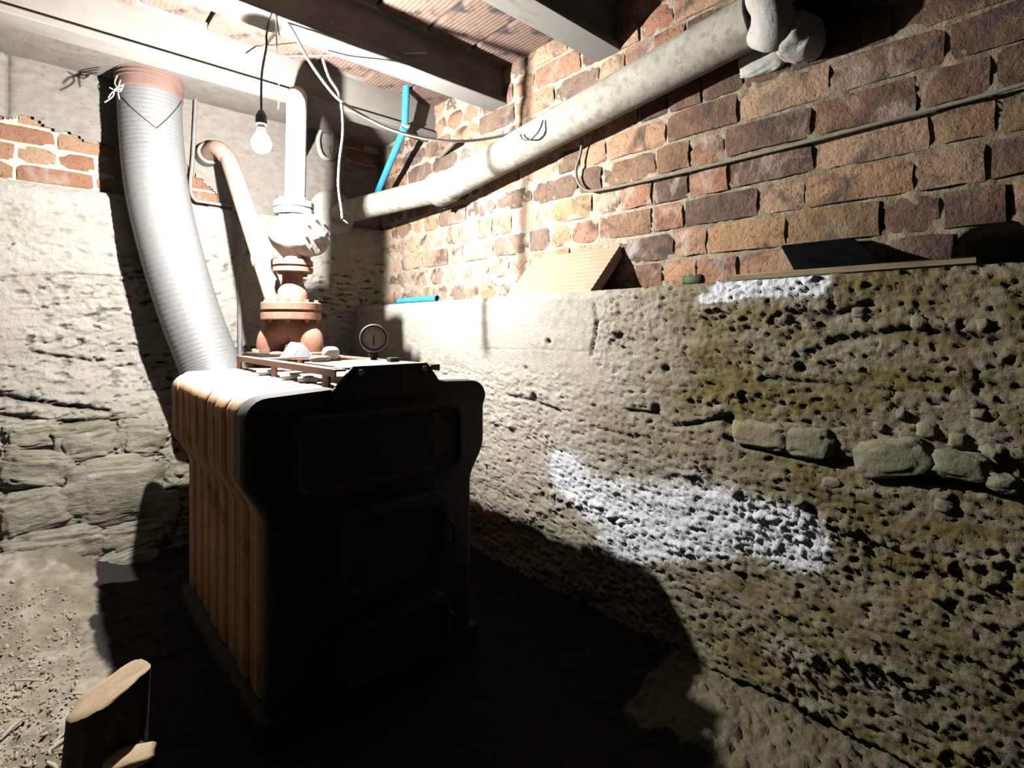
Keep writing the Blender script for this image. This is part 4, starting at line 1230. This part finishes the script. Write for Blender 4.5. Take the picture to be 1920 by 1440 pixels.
# two leaning leaves with a ridge, like a tent card
t_ = 0.003
def leaf(bm, p4):
    nn = (p4[1] - p4[0]).cross(p4[3] - p4[0]).normalized() * t_
    a = [bm.verts.new(x) for x in p4]; b = [bm.verts.new(x + nn) for x in p4]
    bm.faces.new(a); bm.faces.new(b[::-1])
    for i in range(4): bm.faces.new((a[i], b[i], b[(i + 1) % 4], a[(i + 1) % 4]))
leaf(bm, [lp(-0.062, -0.01, 0.002), lp(0.005, -0.05, 0.002), lp(0.022, -0.015, 0.054), lp(-0.035, 0.025, 0.058)])
part('panel', bm, M['paper'], cb, smooth=False)
bm = B(); leaf(bm, [lp(0.005, -0.05, 0.002), lp(0.060, -0.02, 0.002), lp(0.022, -0.015, 0.054), lp(0.020, -0.018, 0.050)])
part('end_panel', bm, M['greycard'], cb, 'grey end', smooth=False)
bm = B(); leaf(bm, [lp(0.022, -0.015, 0.054), lp(0.064, -0.015, 0.002), lp(0.01, 0.055, 0.002), lp(-0.035, 0.025, 0.058)])
part('panel', bm, M['paper'], cb, smooth=False)
bb = at(620, 683, F=1.86); bb.z = zp + 0.022
single('ball', lump(B(), bb, (0.028, 0.028, 0.025), 3, 0.03, 3), M['paper'], 'round white lump lying on the boiler rail beside the carton', 'lump')
for i, (px, py, F, sx, sy) in enumerate(((520, 674, 2.12, .03, .022), (600, 690, 1.80, .035, .02))):
    p = at(px, py, F=F); p.z = zp + 0.006
    single('rubble_chip', lump(B(), p, (sx, sy, 0.012), 12 + i, 0.18, 2), M['dusty'] if i else M['redlead'],
           ['small reddish chip by the foot of the riser', 'small pale chip on the near end of the boiler rail'][i], 'chip', angle=None)
for i, (px, py, F) in enumerate(((545, 705, 1.78), (578, 712, 1.70), (500, 696, 1.95))):
    p = at(px, py, F=F); p.z = ZT + 0.018
    single('plaster_flake', lump(B(), p, (0.035, 0.022, 0.010), 22 + i, 0.22, 2), M['paper'],
           ['white plaster flake under the middle of the boiler rail', 'white plaster flake nearest the front plate', 'white plaster flake nearest the foil duct'][i], 'flake', 'plaster flakes on the boiler', angle=None)
pk = at(737, 677, F=1.80)
single('iron_block', add_box(B(), (pk.x, pk.y, zp + 0.004), (0.034, 0.03, 0.014), None, 0.002, 1), M['black'], 'small dark iron block right of the gauge on the boiler', 'block', smooth=False)

# ------------------------------------------------------------------ logs and chips on the floor
base_c = at(190, 1480, Z=0.0)
logt = thing('chopping_log', 'upright sawn log with pale slanting top, standing on the floor', 'log', (base_c.x, base_c.y, 0))
topc = at(205, 1292, F=(base_c.x * SY + base_c.y * CY))
N = 40
rg = []
H = topc.z
lr = random.Random(5)
lob = [0.073 * (1 + 0.07 * math.sin(2 * 2 * math.pi * i / N + 0.7) + 0.05 * math.sin(5 * 2 * math.pi * i / N) + lr.uniform(-0.02, 0.02)) for i in range(N)]
vright = Vector((CY, -SY, 0)); vfwd = Vector((SY, CY, 0))
bm = B(); rings = []
for j, t in enumerate(np.linspace(0, 1, 9)):
    ring = []
    for i in range(N):
        a_ = 2 * math.pi * i / N
        flare = 1 + 0.30 * (1 - t) ** 3
        r_ = lob[i] * flare * (1 + 0.02 * math.sin(9 * a_ + 5 * t))
        u = vright * math.cos(a_) * r_ + vfwd * math.sin(a_) * r_
        slope = (math.cos(a_) * 0.030 + math.sin(a_) * 0.018) * t
        c_ = Vector((base_c.x, base_c.y, 0)).lerp(Vector((topc.x, topc.y, H)), t)
        ring.append(bm.verts.new(c_ + u + Vector((0, 0, slope - 0.02 * (1 - t)))))
    rings.append(ring)
for a_, b_ in zip(rings[:-1], rings[1:]):
    for i in range(N): bm.faces.new((a_[i], a_[(i + 1) % N], b_[(i + 1) % N], b_[i]))
bm.faces.new(rings[0][::-1])
top = [v.co.copy() for v in rings[-1]]
part('bark', bm, M['bark'], logt, angle=60)
bm = B()
cen = sum(top, Vector()) / N
rr_ = []
for f_ in (1.0, 0.97, 0.7, 0.4, 0.15):
    rr_.append([bm.verts.new(cen + (p - cen) * f_ + Vector((0, 0, (0.0 if f_ == 1 else 0.003) + lr.uniform(-0.0015, 0.0015)))) for p in top])
for a_, b_ in zip(rr_[:-1], rr_[1:]):
    for i in range(N): bm.faces.new((a_[i], a_[(i + 1) % N], b_[(i + 1) % N], b_[i]))
bm.faces.new(rr_[-1])
part('sawn_top', bm, M['sawn'], logt, 'pale tan sawn end', angle=50)
# a split billet lying in front
c2 = at(245, 1450, Z=0.055)
a2 = c2 - vright * 0.10 + vfwd * 0.02; b2 = c2 + vright * 0.12 - vfwd * 0.10
bil = thing('split_log', 'split log with yellowish cut face lying in front of the upright log', 'log', (c2.x, c2.y, 0))
dz = (b2 - a2).normalized(); sx_, sy_ = frame_at(dz)
bm = add_tube(B(), [at(190, 1475, Z=0.06), at(240, 1440, Z=0.07), at(268, 1410, Z=0.08)], [0.045, 0.05, 0.042], 14)
part('bark', bm, M['bark'], bil)
bm = lump(B(), at(243, 1420, Z=0.118), (0.050, 0.034, 0.012), 8, 0.12, 3, Matrix.Rotation(-0.3, 3, 'Z'))
part('cut_face', bm, M['sawn'], bil, angle=None)

for i, (x0, y0, x1, y1, wd) in enumerate(((0, 1370, 42, 1338, .010), (90, 1392, 132, 1362, .012), (100, 1378, 126, 1358, .009), (88, 1415, 112, 1428, .010), (25, 1270, 80, 1272, .007), (118, 1398, 132, 1388, .012), (130, 1290, 165, 1287, .006))):
    a_ = at(x0, y0, Z=0.03); b_ = at(x1, y1, Z=0.03)
    a_.z = floor_h(a_.x, a_.y) + 0.008; b_.z = floor_h(b_.x, b_.y) + 0.010
    single('wood_chip', add_tube(B(), [a_, a_.lerp(b_, .5) + Vector((0, 0, .003)), b_], [wd * .35, wd * .6, wd * .3], 6), M['straw'],
           ['long pale splinter at the left edge of the floor', 'large pale wood chip beside the upright log', 'thin wood chip just above the large one beside the log', 'wood chip in front of the upright log base', 'thin straw-coloured twig lying on the floor at left',
            'short pale chip touching the upright log', 'thin twig on the floor behind the upright log'][i], 'wood chip', 'chips on the floor', angle=60)
# grit and crumbs nobody could count
bm = B()
cr = random.Random(9)
for i in range(1500):
    px, py = cr.uniform(-40, 230), cr.uniform(1130, 1460)
    p = at(px, py, Z=0.02)
    if p.y > 2.9 or p.x > 0.12 or math.hypot(p.x - base_c.x, p.y - base_c.y) < 0.13: continue
    s_ = 0.002 + 0.0045 * cr.random() ** 2
    p.z = floor_h(p.x, p.y) + s_ * 0.3
    r_ = bmesh.ops.create_icosphere(bm, subdivisions=1, radius=1.0)
    e_ = Euler((cr.uniform(0, 3), cr.uniform(0, 3), cr.uniform(0, 3))).to_matrix()
    sc_ = Vector((s_ * cr.uniform(0.8, 2.6), s_, s_ * 0.6))
    for v in r_['verts']:
        v.co = e_ @ Vector((v.co.x * sc_.x, v.co.y * sc_.y, v.co.z * sc_.z)) + p
gr = link('grit', to_mesh('grit', bm), M['straw'])
tag(gr, 'pale grit and crumbs scattered over the lit floor at left', 'grit', None, 'stuff')
